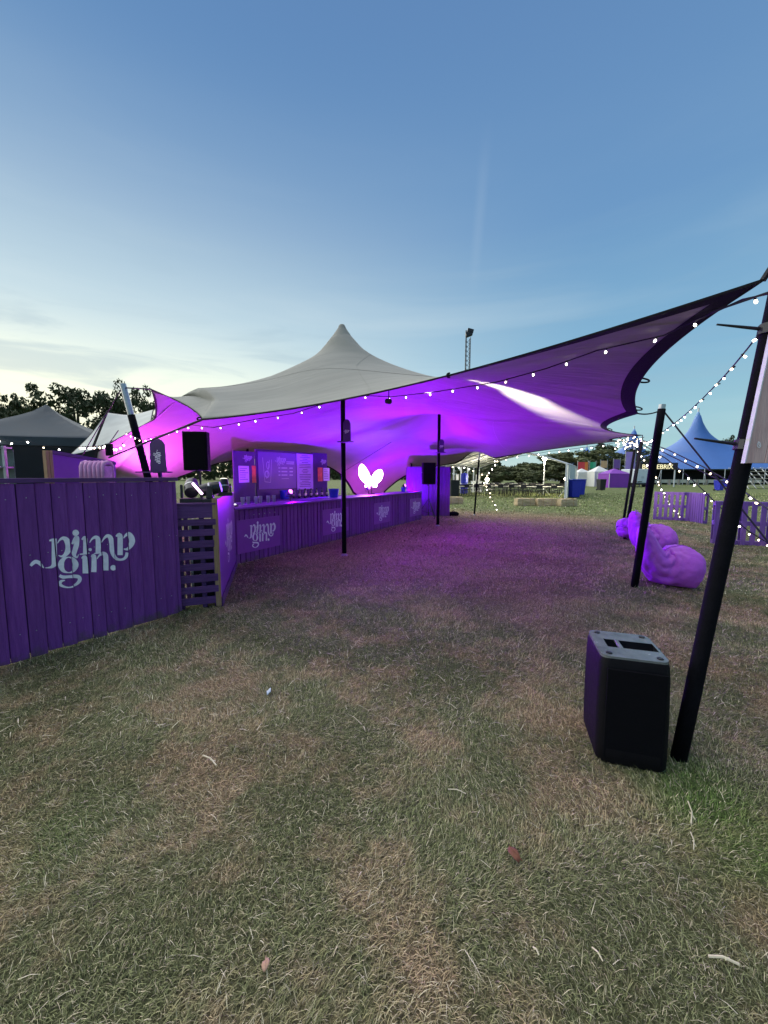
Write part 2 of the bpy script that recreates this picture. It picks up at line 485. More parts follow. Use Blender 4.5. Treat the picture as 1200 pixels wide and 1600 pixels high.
def membrane(near, far, right, left, pins, iters=5000):
    # near: t 0..1 at s=0, far at s=1; right: s 0..1 at t=0, left at t=1
    nt_, ns_ = len(near), len(right)
    G = np.zeros((ns_, nt_, 3))
    ne, fa, ri, le = (np.array([tuple(p) for p in c]) for c in (near, far, right, left))
    s = np.linspace(0, 1, ns_)[:, None, None]; t = np.linspace(0, 1, nt_)[None, :, None]
    G = (1 - s) * ne[None] + s * fa[None] + (1 - t) * ri[:, None] + t * le[:, None] - ((1 - s) * (1 - t) * ne[0] + (1 - s) * t * ne[-1] + s * (1 - t) * fa[0] + s * t * fa[-1])
    fixed = np.zeros((ns_, nt_), bool); fixed[0] = fixed[-1] = True; fixed[:, 0] = fixed[:, -1] = True
    XY = G[:, :, :2].copy()
    Z = G[:, :, 2].copy()
    tgt = {}
    for (px, py, pz, rad) in pins:
        d = np.hypot(XY[:, :, 0] - px, XY[:, :, 1] - py)
        k = d < rad
        if not k.any(): k = d == d.min()
        Z[k] = pz - (d[k] / rad) ** 2 * rad * 1.1
        fixed |= k
    free = ~fixed
    for _ in range(iters):
        A = Z.copy()
        A[1:-1, 1:-1] = .25 * (Z[:-2, 1:-1] + Z[2:, 1:-1] + Z[1:-1, :-2] + Z[1:-1, 2:])
        Z = np.where(free, A, Z)
    G[:, :, 2] = Z
    return G
def grid_object(G, name, m, parent=None, thick=0.0):
    a, b = G.shape[:2]
    me = bpy.data.meshes.new(name)
    fs = [(i * b + j, i * b + j + 1, (i + 1) * b + j + 1, (i + 1) * b + j) for i in range(a - 1) for j in range(b - 1)]
    me.from_pydata(G.reshape(-1, 3).tolist(), [], fs)
    me.polygons.foreach_set('use_smooth', [True] * len(fs)); me.materials.append(m)
    o = bpy.data.objects.new(name, me); COL.objects.link(o); o.parent = parent
    if thick:
        sm = o.modifiers.new('thickness', 'SOLIDIFY'); sm.thickness = thick; sm.offset = 0
    return o
def ring(G):
    return [Vector(p) for p in list(G[0]) + list(G[1:, -1]) + list(G[-1, -2::-1]) + list(G[-2:0:-1, 0])]
def inner_ring(G):
    return [Vector(p) for p in list(G[1]) + list(G[1:, -2]) + list(G[-2, -2::-1]) + list(G[-2:0:-1, 1])]

# ------------------------------------------------------------------ the stretch tent
T_P0 = at(1192, 438, 2.10)                       # near right tip
T_DIP = at(315, 656, 5.0)                        # near edge, pulled low beside the speaker
T_L = at(236, 608, 7.5)                          # near left tip by the leaning pole
T_G1 = Vector((-8.0, 10.2, .3))
T_B1 = at(386, 687, 11.3); T_B2 = at(486, 697, 13.6)
T_C = Vector((-.45, 17.0, .05))
T_F4 = at(643, 700, 16.0); T_F3 = at(749, 703, 15.3)
T_FR = at(972, 689, 12.6)
T_R1 = at(996, 646, 5.4); T_R2 = at(1004, 680, 9.5)
PA, PB = gnd(538, 868), gnd(684, 822)
near = scallops([T_P0, T_DIP, T_L], [(.10, .42, -.03), (.10, .25, -.02)], 96)
left = scallops([T_L, at(241, 656, 8.4), at(150, 705, 9.6), T_G1, at(300, 738, 10.6), at(352, 722, 11.3), at(440, 714, 13.1), at(512, 729, 14.7), at(536, 746, 15.4), at(551, 770, 16.2), T_C],
                [(.05, 0, 0), (.1, -.05, .05), (0, 0, 0), (0, 0, .1), (0, 0, .03), (0, 0, .03), (0, 0, .02), (0, 0, .04), (0, 0, .03), (0, 0, 0)], 120)
far_ = scallops([T_FR, at(775, 716, 14.6), T_F3, at(722, 719, 15.5), at(712, 724, 15.6), at(690, 727, 15.8), at(634, 744, 16.6), at(602, 768, 17.0), T_C],
                [(-.2, -.5, .02), (0, 0, -.05), (0, 0, .08), (0, 0, 0), (0, 0, 0), (0, 0, .05), (0, 0, .05), (0, 0, 0)], 96)
right = scallops([T_P0, T_R1, T_R2, T_FR], [tuple(N * .22 + Vector((0, 0, .05))), tuple(N * .55 + Vector((0, 0, .0))), tuple(N * .45)], 120)
PEAK_A = Vector((PA.x, PA.y, 4.36)); PEAK_B = Vector((PB.x, PB.y, 3.95))
def cone_height(r):                  # the measured slope of the main peak
    return 4.36 - float(np.interp(r, [0, .06, .12, .25, .5, .75, 1.0, 1.4], [0, .03, .10, .225, .47, .67, .83, 1.03]))
RIDGE = [T_L, at(262, 609.5, 7.5), at(285, 609.5, 7.5), at(310, 608.5, 7.5), at(335, 606.5, 7.5), at(360, 604, 7.5), at(385, 600.5, 7.5), at(410, 594.5, 7.52), at(435, 586, 7.53)]
def tent_sheet():
    G = membrane(near, far_, right, left, [], 0)
    X, Y = G[:, :, 0], G[:, :, 1]; Z = G[:, :, 2].copy()
    edge = np.zeros(Z.shape, bool); edge[0] = edge[-1] = True; edge[:, 0] = edge[:, -1] = True
    hard = edge.copy(); soft = np.zeros(Z.shape, bool)
    d = np.hypot(X - PEAK_A.x, Y - PEAK_A.y); k = d < 1.0
    Z[k] = np.vectorize(cone_height)(d[k]); hard |= k
    for p, rad in ((PEAK_B, .30), (T_B1, .16), (T_B2, .16), (T_F4, .16)):
        d = np.hypot(X - p.x, Y - p.y); k = d < rad
        if not k.any(): k = d == d.min()
        Z[k] = p.z - (d[k] / rad) ** 2 * rad * .7; hard |= k
    for a_, b_ in zip(RIDGE[:-1], RIDGE[1:]):
        ab = np.array([b_.x - a_.x, b_.y - a_.y]); L2 = (ab ** 2).sum()
        t = np.clip(((X - a_.x) * ab[0] + (Y - a_.y) * ab[1]) / L2, 0, 1)
        dd = np.hypot(X - a_.x - t * ab[0], Y - a_.y - t * ab[1]); k = (dd < .13) & ~hard
        Z[k] = (a_.z + (b_.z - a_.z) * t)[k]; soft |= k
    def relax(Z, fixed, n):
        fr = ~fixed
        for _ in range(n):
            A = Z.copy(); A[1:-1, 1:-1] = .25 * (Z[:-2, 1:-1] + Z[2:, 1:-1] + Z[1:-1, :-2] + Z[1:-1, 2:])
            Z = np.where(fr, A, Z)
        return Z
    Z = relax(Z, hard | soft, 6000)
    Z = relax(Z, edge | (np.hypot(X - PEAK_A.x, Y - PEAK_A.y) < .3), 26)
    G[:, :, 2] = Z
    return G
TG = tent_sheet()

def canopy_material():
    m = bpy.data.materials.new('stretch_fabric'); m.use_nodes = True
    nt = m.node_tree; L = nt.links; b = nt.nodes['Principled BSDF']
    b.inputs['Roughness'].default_value = .82; b.inputs['Specular IOR Level'].default_value = .2
    geo = nt.nodes.new('ShaderNodeNewGeometry')
    n1 = nt.nodes.new('ShaderNodeTexNoise'); L.new(geo.outputs['Position'], n1.inputs[0]); n1.inputs['Scale'].default_value = 1.3; n1.inputs['Detail'].default_value = 6
    mx = nt.nodes.new('ShaderNodeMix'); mx.data_type = 'RGBA'; L.new(n1.outputs[0], mx.inputs[0])
    mx.inputs[6].default_value = (.225, .222, .195, 1); mx.inputs[7].default_value = (.305, .30, .265, 1)
    # stains
    n3 = nt.nodes.new('ShaderNodeTexNoise'); L.new(geo.outputs['Position'], n3.inputs[0]); n3.inputs['Scale'].default_value = 3.2; n3.inputs['Detail'].default_value = 8; n3.inputs['Roughness'].default_value = .7
    r3 = nt.nodes.new('ShaderNodeMapRange'); L.new(n3.outputs[0], r3.inputs[0]); r3.inputs[1].default_value = .66; r3.inputs[2].default_value = .8; r3.inputs[3].default_value = 0; r3.inputs[4].default_value = .45
    m3 = nt.nodes.new('ShaderNodeMix'); m3.data_type = 'RGBA'; L.new(r3.outputs[0], m3.inputs[0]); L.new(mx.outputs[2], m3.inputs[6]); m3.inputs[7].default_value = (.27, .24, .20, 1)
    L.new(m3.outputs[2], b.inputs['Base Color'])
    # weave and long soft wrinkles
    mp = nt.nodes.new('ShaderNodeMapping'); L.new(geo.outputs['Position'], mp.inputs[0]); mp.inputs['Rotation'].default_value = (0, 0, R(25)); mp.inputs['Scale'].default_value = (.6, 3.0, 1.5)
    n2 = nt.nodes.new('ShaderNodeTexNoise'); L.new(mp.outputs[0], n2.inputs[0]); n2.inputs['Scale'].default_value = 1.6; n2.inputs['Detail'].default_value = 3
    n4 = nt.nodes.new('ShaderNodeTexNoise'); L.new(geo.outputs['Position'], n4.inputs[0]); n4.inputs['Scale'].default_value = 130
    b1 = nt.nodes.new('ShaderNodeBump'); b1.inputs['Strength'].default_value = .22; b1.inputs['Distance'].default_value = .10; L.new(n2.outputs[0], b1.inputs['Height'])
    b2 = nt.nodes.new('ShaderNodeBump'); b2.inputs['Strength'].default_value = .12; b2.inputs['Distance'].default_value = .004; L.new(n4.outputs[0], b2.inputs['Height']); L.new(b1.outputs[0], b2.inputs['Normal'])
    L.new(b2.outputs[0], b.inputs['Normal'])
    return m
M_canopy = canopy_material()
tent = empty('stretch_tent', 'large beige stretch tent with a pointed peak, lit purple underneath', 'tent', loc=(PA.x, PA.y, 0))
Tl = Vector((PA.x, PA.y, 0))
cano = grid_object(TG - np.array(tuple(Tl)), 'canopy', M_canopy, tent, .004)
cpm = MB(); cpm.lathe([(.30, 4.05), (.20, 4.178), (.15, 4.252), (.105, 4.315), (.075, 4.36), (.062, 4.395), (.045, 4.42), (.012, 4.432)], 20, (PEAK_A.x - PA.x, PEAK_A.y - PA.y, 0))
cpm.build('peak_cap', M_canopy, tent, smooth=True)
# black webbing hem all round the sheet, wrapped over the edge
def hem(G, width_fn, name, parent, off):
    b, inn = ring(G), inner_ring(G); n = len(b); mb = MB()
    rows = []
    for i in range(n):
        d = inn[i] - b[i]
        if d.length < 1e-6: d = Vector((0, 0, .001))
        w = width_fn(b[i]); d.normalize()
        t = (b[(i + 1) % n] - b[i - 1]).normalized(); nn_ = t.cross(d).normalized()
        if nn_.z < 0: nn_ = -nn_
        rows.append([b[i] + d * w - nn_ * .007, b[i] - d * .006 - nn_ * .007, b[i] - d * .006 + nn_ * .007, b[i] + d * w * .45 + nn_ * .007])
    for r_ in rows: mb.v += [p - off for p in r_]
    for i in range(n):
        j = (i + 1) % n
        for k in range(3): mb.f.append((i * 4 + k, j * 4 + k, j * 4 + k + 1, i * 4 + k + 1))
    return mb.build(name, M_strap, parent, smooth=False, fixn=False)
hem(TG, lambda p: .075 + .07 * max(0, min(1, (p.x + 1.0) / 3.0)) * max(0, min(1, (9 - p.y) / 4)), 'hem', tent, Tl)
# seams welded across the sheet
def seam(pts, name='seam'):
    mb = MB()
    for i, p in enumerate(pts):
        mb.v += [p + Vector((0, 0, .006)) - Tl, p + Vector((0, .03, .006)) - Tl, p - Vector((0, 0, .006)) - Tl, p + Vector((0, .03, -.006)) - Tl]
    for i in range(len(pts) - 1):
        a = 4 * i; b_ = a + 4
        mb.f += [(a, b_, b_ + 1, a + 1), (a + 2, a + 3, b_ + 3, b_ + 2)]
    return mb.build(name, mat('welded_seam', (.33, .32, .30), .8, .2, 20), tent, fixn=False)
for row in (22, 58):
    seam([Vector(p) for p in TG[row, 2:-2]])
for colm in (30, 62):
    seam([Vector(p) for p in TG[2:-2, colm]])
# webbing loops standing off the right and near hem
def loop_at(p, out, size=.10):
    mb = MB(); out = out.normalized(); pts = []
    dn = Vector((0, 0, -.25))
    for k in range(9):
        a = math.pi * k / 8
        pts.append(p + out * (math.sin(a) * size) + Vector((0, 0, math.cos(a) * size * .28)) + dn * (math.sin(a) * size))
    for i in range(8):
        pass
    mb.tube([q - Tl for q in pts], .009, 6)
    return mb.build('webbing_loop', M_strap, tent)
nr = len(right)
for i in (20, 33, 62, 92):
    loop_at(Vector(TG[i, 0]), -N, .075)
for j in (20, 60):
    loop_at(Vector(TG[0, j]), -U, .06)
# poles -----------------------------------------------------------------
def pole(base, top, r, label, metal_top=.12, foot=True, cap=True, name='tent_pole', group='poles of the stretch tent'):
    base, top = Vector(base), Vector(top)
    root = empty(name, label, 'pole', loc=base, group=group)
    d = top - base; L_ = d.length; d.normalize()
    s = MB(); a = d * (.05 if foot else 0.0); s.tube([a + d * k * (L_ - metal_top - a.length) / 8 for k in range(9)], r, 14)
    # slack in the sleeve
    for i, p in enumerate(s.v): s.v[i] = p + Vector((mnoise.noise(p * 5) * .003, mnoise.noise(p * 5 + Vector((9, 0, 0))) * .003, 0))
    s.build('sleeve', M_black, root, smooth=True)
    t = MB(); t.tube([d * (L_ - metal_top - .03), d * L_], r * .86, 14); o = t.build('bare_tip', M_steel, root); auto_smooth(o)
    if foot:
        f = MB(); f.tube([Vector((0, 0, -.02)), d * .07], r * .88, 14); f.lathe([(r * 1.5, 0), (r * 1.5, .012), (r * .9, .03)], 14); f.build('foot', M_steel, root)
    return root
pole(PA, PEAK_A - Vector((0, 0, .06)), .045, 'tall black pole under the tent peak, with a shelf board and the bar behind', .3)
pole(PB, PEAK_B - Vector((0, 0, .05)), .047, 'tall black inner pole beside the far end of the bar', .28)
pole(gnd(741, 805), T_F3 + Vector((.02, 0, .05)), .035, 'slim black pole with white tip holding the far scalloped edge up', .42)
pole(gnd(991, 917), at(1035, 632, 5.35), .048, 'black leaning pole in front of the purple bean bags', .06, foot=False)
pole(gnd(976, 842), at(1003, 687, 9.6), .040, 'black leaning side pole just behind the bean bags', .06, foot=False)
pole(gnd(973, 822), at(992, 700, 12.4), .038, 'farthest slim leaning side pole, under the tangle of fairy lights', .06, foot=False)
near_top = at(1226, 410, 2.05)
nb = gnd(1060, 1186)
pole(nb, nb + (near_top - nb) * 1.08, .039, 'thick black leaning pole nearest the camera, beside the floor loudspeaker', .06, foot=False)
pole(Vector((-4.7, 8.2, 0)), at(192, 600, 8.0), .07, 'leaning pole with a bare steel top above the near purple fence', .62, foot=False)
pole((T_B1.x, T_B1.y, 0), T_B1 + Vector((0, 0, .02)), .035, 'short back-edge pole above the left wing of the menu wall', .05, foot=False)
pole((T_B2.x, T_B2.y, 0), T_B2 + Vector((0, 0, .02)), .035, 'short back-edge pole above the right wing of the menu wall', .05, foot=False)
pole((T_F4.x, T_F4.y, 0), T_F4 + Vector((0, 0, .02)), .035, 'short back-edge pole above the purple end wall', .05, foot=False)
# ------------------------------------------------------------------ the stencilled logo (drawn as strokes)
LOGO_STROKES = [  # (closed, [(x, y, width) ...]) in the units of an enlarged view of the near fence
    (0, [(97, 502, 26), (112, 482, 36), (140, 462, 40), (170, 470, 40), (198, 495, 34), (226, 522, 8)]),
    (0, [(238, 521, 8), (270, 518, 16), (298, 508, 34), (318, 480, 56), (320, 420, 60), (319, 320, 58), (318, 248, 58)]),
    (0, [(272, 266, 16), (300, 258, 26), (320, 250, 10)]),
    (0, [(350, 292, 8), (372, 258, 20), (402, 243, 38), (432, 262, 58), (448, 310, 62), (443, 360, 58), (418, 400, 40), (388, 414, 22), (360, 404, 10)]),
    (0, [(492, 300, 22), (508, 262, 30), (532, 236, 46), (530, 300, 52), (517, 350, 52), (508, 388, 48), (516, 412, 30), (536, 424, 14), (548, 395, 6)]),
    (0, [(576, 256, 14), (606, 242, 46), (611, 300, 50), (610, 384, 50)]),
    (0, [(558, 394, 12), (610, 389, 16), (650, 382, 10)]),
    (0, [(650, 286, 8), (672, 250, 20), (702, 234, 36), (724, 252, 50), (727, 310, 52), (726, 382, 52)]),
    (0, [(690, 386, 10), (728, 382, 14), (776, 374, 10)]),
    (0, [(764, 284, 8), (786, 246, 20), (815, 222, 36), (843, 240, 48), (855, 300, 50), (858, 352, 50), (872, 398, 46), (896, 430, 36), (930, 444, 24), (966, 438, 26), (990, 414, 32), (998, 376, 30)]),
    (0, [(898, 226, 14), (932, 216, 50), (936, 300, 54), (936, 402, 54)]),
    (0, [(966, 244, 8), (988, 214, 28), (1018, 206, 48), (1042, 240, 58), (1046, 280, 58), (1028, 322, 44), (998, 346, 28), (968, 344, 10)]),
    (1, [(452, 420, 10), (496, 440, 40), (522, 490, 62), (500, 545, 40), (452, 564, 10), (402, 545, 40), (382, 490, 62), (404, 440, 40)]),
    (0, [(368, 592, 30), (400, 606, 36), (450, 602, 30), (505, 600, 36), (548, 606, 40), (560, 630, 40), (540, 664, 32), (500, 690, 20), (452, 702, 14), (405, 694, 24), (374, 674, 34), (384, 646, 28), (418, 636, 10)]),
    (0, [(574, 432, 12), (600, 420, 44), (607, 460, 56), (610, 572, 58)]),
    (0, [(664, 418, 12), (686, 408, 44), (690, 470, 52), (688, 560, 54)]),
    (0, [(716, 436, 8), (738, 402, 20), (772, 386, 36), (798, 402, 50), (803, 450, 52), (803, 545, 54)]),
]
LOGO_DOTS = [(521, 194, 30), (655, 350, 15), (868, 519, 26)]
FE0, FE1 = gnd(-190, 1102), gnd(284, 957)          # foot of the near fence
fdir = (FE1 - FE0).normalized(); fnor = Vector((fdir.y, -fdir.x, 0))
if fnor.y > 0: fnor = -fnor
def to_fence(zx, zy):
    r = ray(30 + zx / 6.0, 800 + zy / 6.0); o = Vector((0, 0, CAM_Z))
    t = (FE0 - o).dot(fnor) / r.dot(fnor); p = o + r * t
    return ((p - FE0).dot(fdir), p.z)
def smooth_stroke(st, closed):
    out = []; n = len(st)
    rngi = range(n if closed else n - 1)
    for i in rngi:
        g_ = lambda k: Vector(st[k % n] if closed else st[max(0, min(n - 1, k))])
        p0, p1, p2, p3 = g_(i - 1), g_(i), g_(i + 1), g_(i + 2)
        for k in range(5):
            t = k / 5
            out.append(.5 * ((2 * p1) + (p2 - p0) * t + (2 * p0 - 5 * p1 + 4 * p2 - p3) * t * t + (3 * p1 - p0 - 3 * p2 + p3) * t ** 3))
    if not closed: out.append(Vector(st[-1]))
    return out
def logo_shapes():
    polys = []                                   # list of (verts2d, faces)
    for closed, st in LOGO_STROKES:
        pts = smooth_stroke(st, closed); n = len(pts); vs = []; fs = []
        for i, p in enumerate(pts):
            a = pts[(i - 1) % n] if (closed or i > 0) else p
            b = pts[(i + 1) % n] if (closed or i < n - 1) else p
            t = Vector((b.x - a.x, b.y - a.y)); t.normalize()
            # a broad-nib pen: vertical strokes keep their width, the normal gives the rest
            nx, ny = -t.y, t.x; w = max(4.5, p.z * .88) / 2
            vs += [to_fence(p.x + nx * w, p.y + ny * w), to_fence(p.x - nx * w, p.y - ny * w)]
        for i in range(n if closed else n - 1):
            j = (i + 1) % n; fs.append((2 * i, 2 * i + 1, 2 * j + 1, 2 * j))
        polys.append((vs, fs))
    for x, y, r_ in LOGO_DOTS:
        vs = [to_fence(x + r_ * math.cos(k * math.pi / 8), y + r_ * math.sin(k * math.pi / 8)) for k in range(16)]
        polys.append((vs, [tuple(range(16))]))
    return polys
LOGO = logo_shapes()
lx0 = min(v[0] for p in LOGO for v in p[0]); lx1 = max(v[0] for p in LOGO for v in p[0])
lz0 = min(v[1] for p in LOGO for v in p[0]); lz1 = max(v[1] for p in LOGO for v in p[0])
LOGO_W, LOGO_H = lx1 - lx0, lz1 - lz0
def logo_bm(width):                               # flat logo in x/z, centred, layered a hair so strokes never share a plane
    bm = bmesh.new(); k = width / LOGO_W
    for i, (vs, fs) in enumerate(LOGO):
        bv = [bm.verts.new(((x - (lx0 + lx1) / 2) * k, -.00015 * i, (z - (lz0 + lz1) / 2) * k)) for x, z in vs]
        for f in fs:
            try: bm.faces.new([bv[q] for q in f])
            except ValueError: pass
    return bm
def logo_object(width, m, parent, M, name='logo', thick=0):
    bm = logo_bm(width); me = bpy.data.meshes.new(name); bm.to_mesh(me); bm.free(); me.materials.append(m)
    o = bpy.data.objects.new(name, me); COL.objects.link(o); o.parent = parent; o.matrix_local = M
    return o
def facing(p, d):                                 # frame: x along d, y away from the viewer, z up, at p
    d = Vector(d).normalized(); y = Vector((-d.y, d.x, 0))
    return Matrix(((d.x, y.x, 0, p[0]), (d.y, y.y, 0, p[1]), (0, 0, 1, p[2]), (0, 0, 0, 1)))

# ------------------------------------------------------------------ near fence: upright boards with a capping rail
FH = 1.575
FL = (FE1 - FE0).length
fence = empty('board_fence', 'tall purple upright-board fence with large white stencilled lettering, nearest the camera', 'fence', loc=FE0, rz=math.atan2(fdir.y, fdir.x))
x = 0.0; k = 0
fl = logo_bm(LOGO_W)
cx, cz = (lx0 + lx1) / 2, (lz0 + lz1) / 2
while x < FL - .02:
    w = .118 + random.uniform(-.012, .012)
    if x + w > FL: w = FL - x
    dy = random.uniform(-.009, .004); gap = random.uniform(.006, .012)
    mb = MB(); top = FH - .045 + random.uniform(-.004, .0)
    # feather-edged: one side of each board thicker than the other
    th0, th1 = .010, .026
    o_ = [(x, dy, 0), (x + w - gap, dy, 0), (x + w - gap, dy - th1, 0), (x, dy - th0, 0)]
    mb.prism(o_, (0, 0, .01 + random.uniform(0, .02)), (0, 0, top))
    bo = mb.build('board', M_purple, fence, bevel=.002)
    for zs in (.24, .92, 1.40):
        sc_ = MB(); sc_.lathe([(.0045, -.001), (.0045, .0012)], 8, (x + w * .5 + random.uniform(-.015, .015), dy - (th0 + th1) / 2 - .0005, zs + random.uniform(-.01, .01)), Matrix.Rotation(R(90), 3, 'X')); sc_.build('screw', M_steel, bo)
    # the paint that fell on this board
    if x + w > lx0 and x < lx1:
        bm = fl.copy()
        for v in bm.verts: v.co.x += cx; v.co.z += cz
        for co, no in (((x + .002, 0, 0), (-1, 0, 0)), ((x + w - gap - .002, 0, 0), (1, 0, 0))):
            geom = bm.verts[:] + bm.edges[:] + bm.faces[:]
            bmesh.ops.bisect_plane(bm, geom=geom, plane_co=co, plane_no=no, clear_outer=True)
        if bm.faces:
            for v in bm.verts:
                f_ = (v.co.x - x) / (w - gap); v.co.y += dy - (th0 + (th1 - th0) * f_) - .0016
            me = bpy.data.meshes.new('painted_lettering'); bm.to_mesh(me); me.materials.append(M_white_paint)
            lo = bpy.data.objects.new('painted_lettering', me); COL.objects.link(lo); lo.parent = bo
        bm.free()
    x += w; k += 1
fl.free()
mb = MB(); mb.box((FL / 2, -.003, FH - .022), (FL + .03, .062, .040)); mb.build('top_rail', M_purple_h, fence, bevel=.004)
mb = MB(); mb.box((FL / 2, .012, FH / 2), (FL - .01, .008, FH - .1)); mb.build('gap_block_sheet', M_purple_dk, fence)  # added dark sheet that keeps light from showing through the board gaps
mb = MB(); mb.box((FL / 2, .04, .9), (FL, .04, .09)); mb.build('back_rail', M_raw_wood, fence)
mb = MB(); mb.box((FL - .03, .06, FH / 2 - .03), (.06, .05, FH - .06)); mb.build('end_post', M_purple, fence, bevel=.003)

# ------------------------------------------------------------------ slatted gate made from a pallet, and the return panel with a logo
GE0, GE1 = gnd(281, 955), gnd(344, 948)
gd = (GE1 - GE0).normalized(); GL = (GE1 - GE0).length
gate = empty('pallet_gate', 'narrow slatted pallet gate painted dull purple, between fence and return panel', 'gate', loc=GE0, rz=math.atan2(gd.y, gd.x))
GH = 1.25
zz = [(GH - .15, GH), (1.01, 1.085)] + [(.06 + i * .137, .145 + i * .137) for i in range(7)]
for z0, z1 in zz:
    mb = MB(); t_ = random.uniform(-.004, .004)
    mb.box((GL / 2, -.012 + t_, (z0 + z1) / 2), (GL - .01, .02, (z1 - z0) + random.uniform(-.006, .006)))
    mb.build('slat', M_purple_h, gate, bevel=.003)
for xx in (.03, GL * .62, GL - .03):
    mb = MB(); mb.box((xx, .055, GH / 2 - .01), (.05, .09, GH - .04)); mb.build('stringer', M_purple_dk, gate, bevel=.003)
for z0, z1 in [(.2 + i * .24, .29 + i * .24) for i in range(4)]:
    mb = MB(); mb.box((GL * .80, .115, (z0 + z1) / 2), (GL * .38, .018, .09)); mb.build('rear_slat', M_purple_dk, gate, bevel=.003)
mb = MB(); mb.box((GL * .5, .06, GH + .012), (GL, .18, .022)); mb.build('top_board', M_purple_h, gate, bevel=.003)

BAR0 = gnd(369, 884); BAR1 = gnd(657, 812.5); bdir = (BAR1 - BAR0).normalized(); BL = (BAR1 - BAR0).length
RP0, RP1 = GE1 + Vector((.02, .0, 0)), BAR0 + Vector((.02, -.03, 0))
rd = (RP1 - RP0).normalized(); RL = (RP1 - RP0).length
rp = empty('return_panel', 'smooth bright purple panel with white logo joining the gate to the bar', 'panel', loc=RP0, rz=math.atan2(rd.y, rd.x))
mb = MB(); mb.box((RL / 2, .012, .67), (RL, .018, 1.28)); mb.build('sheet', M_purple_flat, rp, bevel=.002)
mb = MB(); mb.box((.0, .03, .67), (.035, .06, 1.30)); mb.build('end_post', M_raw_wood, rp, bevel=.003)
mb = MB(); mb.box((RL / 2, -.008, .06), (RL, .018, .11)); mb.build('skirting', M_purple_h, rp, bevel=.003)
logo_object(1.0, M_white_print, rp, Matrix.Translation((RL * .52, -.0005, .66)))

M_case = mat('black_case_laminate', (.012, .012, .015), .5, .2, 12)
fcse = empty('added_dark_case', 'black flight case added as dark backing behind the slatted gate', 'flight case', loc=GE0 + Vector((.02, .36, 0)), rz=math.atan2(gd.y, gd.x))  # added so the view through the gate slats is dark
mb = MB(); mb.box((GL * .28, 0, .54), (GL * .62, .30, .98)); mb.build('shell', M_case, fcse, bevel=.01)
for xx in (-.03 * GL, GL * .59):
    for yy in (-.15, .15):
        mb = MB(); mb.box((xx, yy, .54), (.03, .03, 1.0)); mb.build('corner_rail', M_steel, fcse, bevel=.004)
for xx in (.04, GL * .5):
    mb = MB(); mb.tube([Vector((xx - .02, 0, .028)), Vector((xx + .02, 0, .028))], .028, 12); mb.build('castor', M_case, fcse)
for zz_ in (.75, .35):
    mb = MB(); mb.box((GL * .28, -.156, zz_), (.12, .012, .07)); mb.build('latch', M_steel, fcse, bevel=.003)
# ------------------------------------------------------------------ the bar
BH = 1.03
bar = empty('bar_counter', 'long purple slatted bar counter with four logo panels under the tent', 'bar', loc=BAR0, rz=math.atan2(bdir.y, bdir.x))
x = 0.0
while x < BL:
    w = random.uniform(.085, .10); mb = MB()
    mb.box((x + w / 2, random.uniform(-.006, .004), (BH - .05) / 2 + .01), (w, .02, BH - .07 + random.uniform(-.01, 0)))
    mb.build('slat', M_purple, bar, bevel=.002)
    x += w + random.uniform(.006, .022)
mb = MB(); mb.box((BL / 2, .05, BH / 2), (BL, .02, BH - .08)); mb.build('backing', M_purple, bar)
mb = MB(); mb.box((BL / 2, .26, BH - .018), (BL + .06, .64, .036)); mb.build('counter_top', M_purple_flat, bar, bevel=.005)
for px0, wd in ((.02, 1.04), (2.40, 1.05), (4.70, .98), (7.02, .95)):
    mb = MB(); mb.box((0, 0, 0), (wd, .012, .60)); pn = mb.build('logo_panel', mat('magenta_sign_board', (.26, .05, .40), .45, .06, 6), bar, bevel=.002, loc=(px0 + wd / 2, -.022, .50))
    logo_object(wd * .74, M_white_print, pn, Matrix.Translation((0.02, -.0075, 0)))
# row of small bright fixing heads above the first panel
for i in range(5):
    mb = MB(); mb.tube([Vector((.42 + i * .13, -.012, .875)), Vector((.42 + i * .13, -.022, .875))], .010, 8); mb.build('fixing_head', M_steel, bar)
# ------------------------------------------------------------------ menu wall behind the bar
W0, W1 = at(367, 770, 9.5), at(512, 765, 12.7); W0.z = W1.z = 0
wd_ = (W1 - W0).normalized(); WL = (W1 - W0).length
wall = empty('menu_wall', 'dark purple panel wall with drinks menu and price sheet behind the bar', 'menu wall', loc=W0, rz=math.atan2(wd_.y, wd_.x))
def frac(px):                      # where along the wall a photo column falls
    r = ray(px, 740); 
    # intersection in plan
    a = r.x / r.y; # x = a*y
    t = (a * W0.y - W0.x) / (wd_.x - a * wd_.y); return t
xl, xm, xr = frac(400), frac(462), frac(488)
for nm, a, b, h, dy in (('side_panel', 0, xl - .02, 2.2, 0), ('menu_panel', xl, xr, 2.28, -.02), ('side_panel', xr + .02, WL, 2.3, 0)):
    mb = MB(); mb.box(((a + b) / 2, dy + .03, h / 2), (b - a, .05, h)); mb.build(nm, M_purple_dk, wall, bevel=.01)
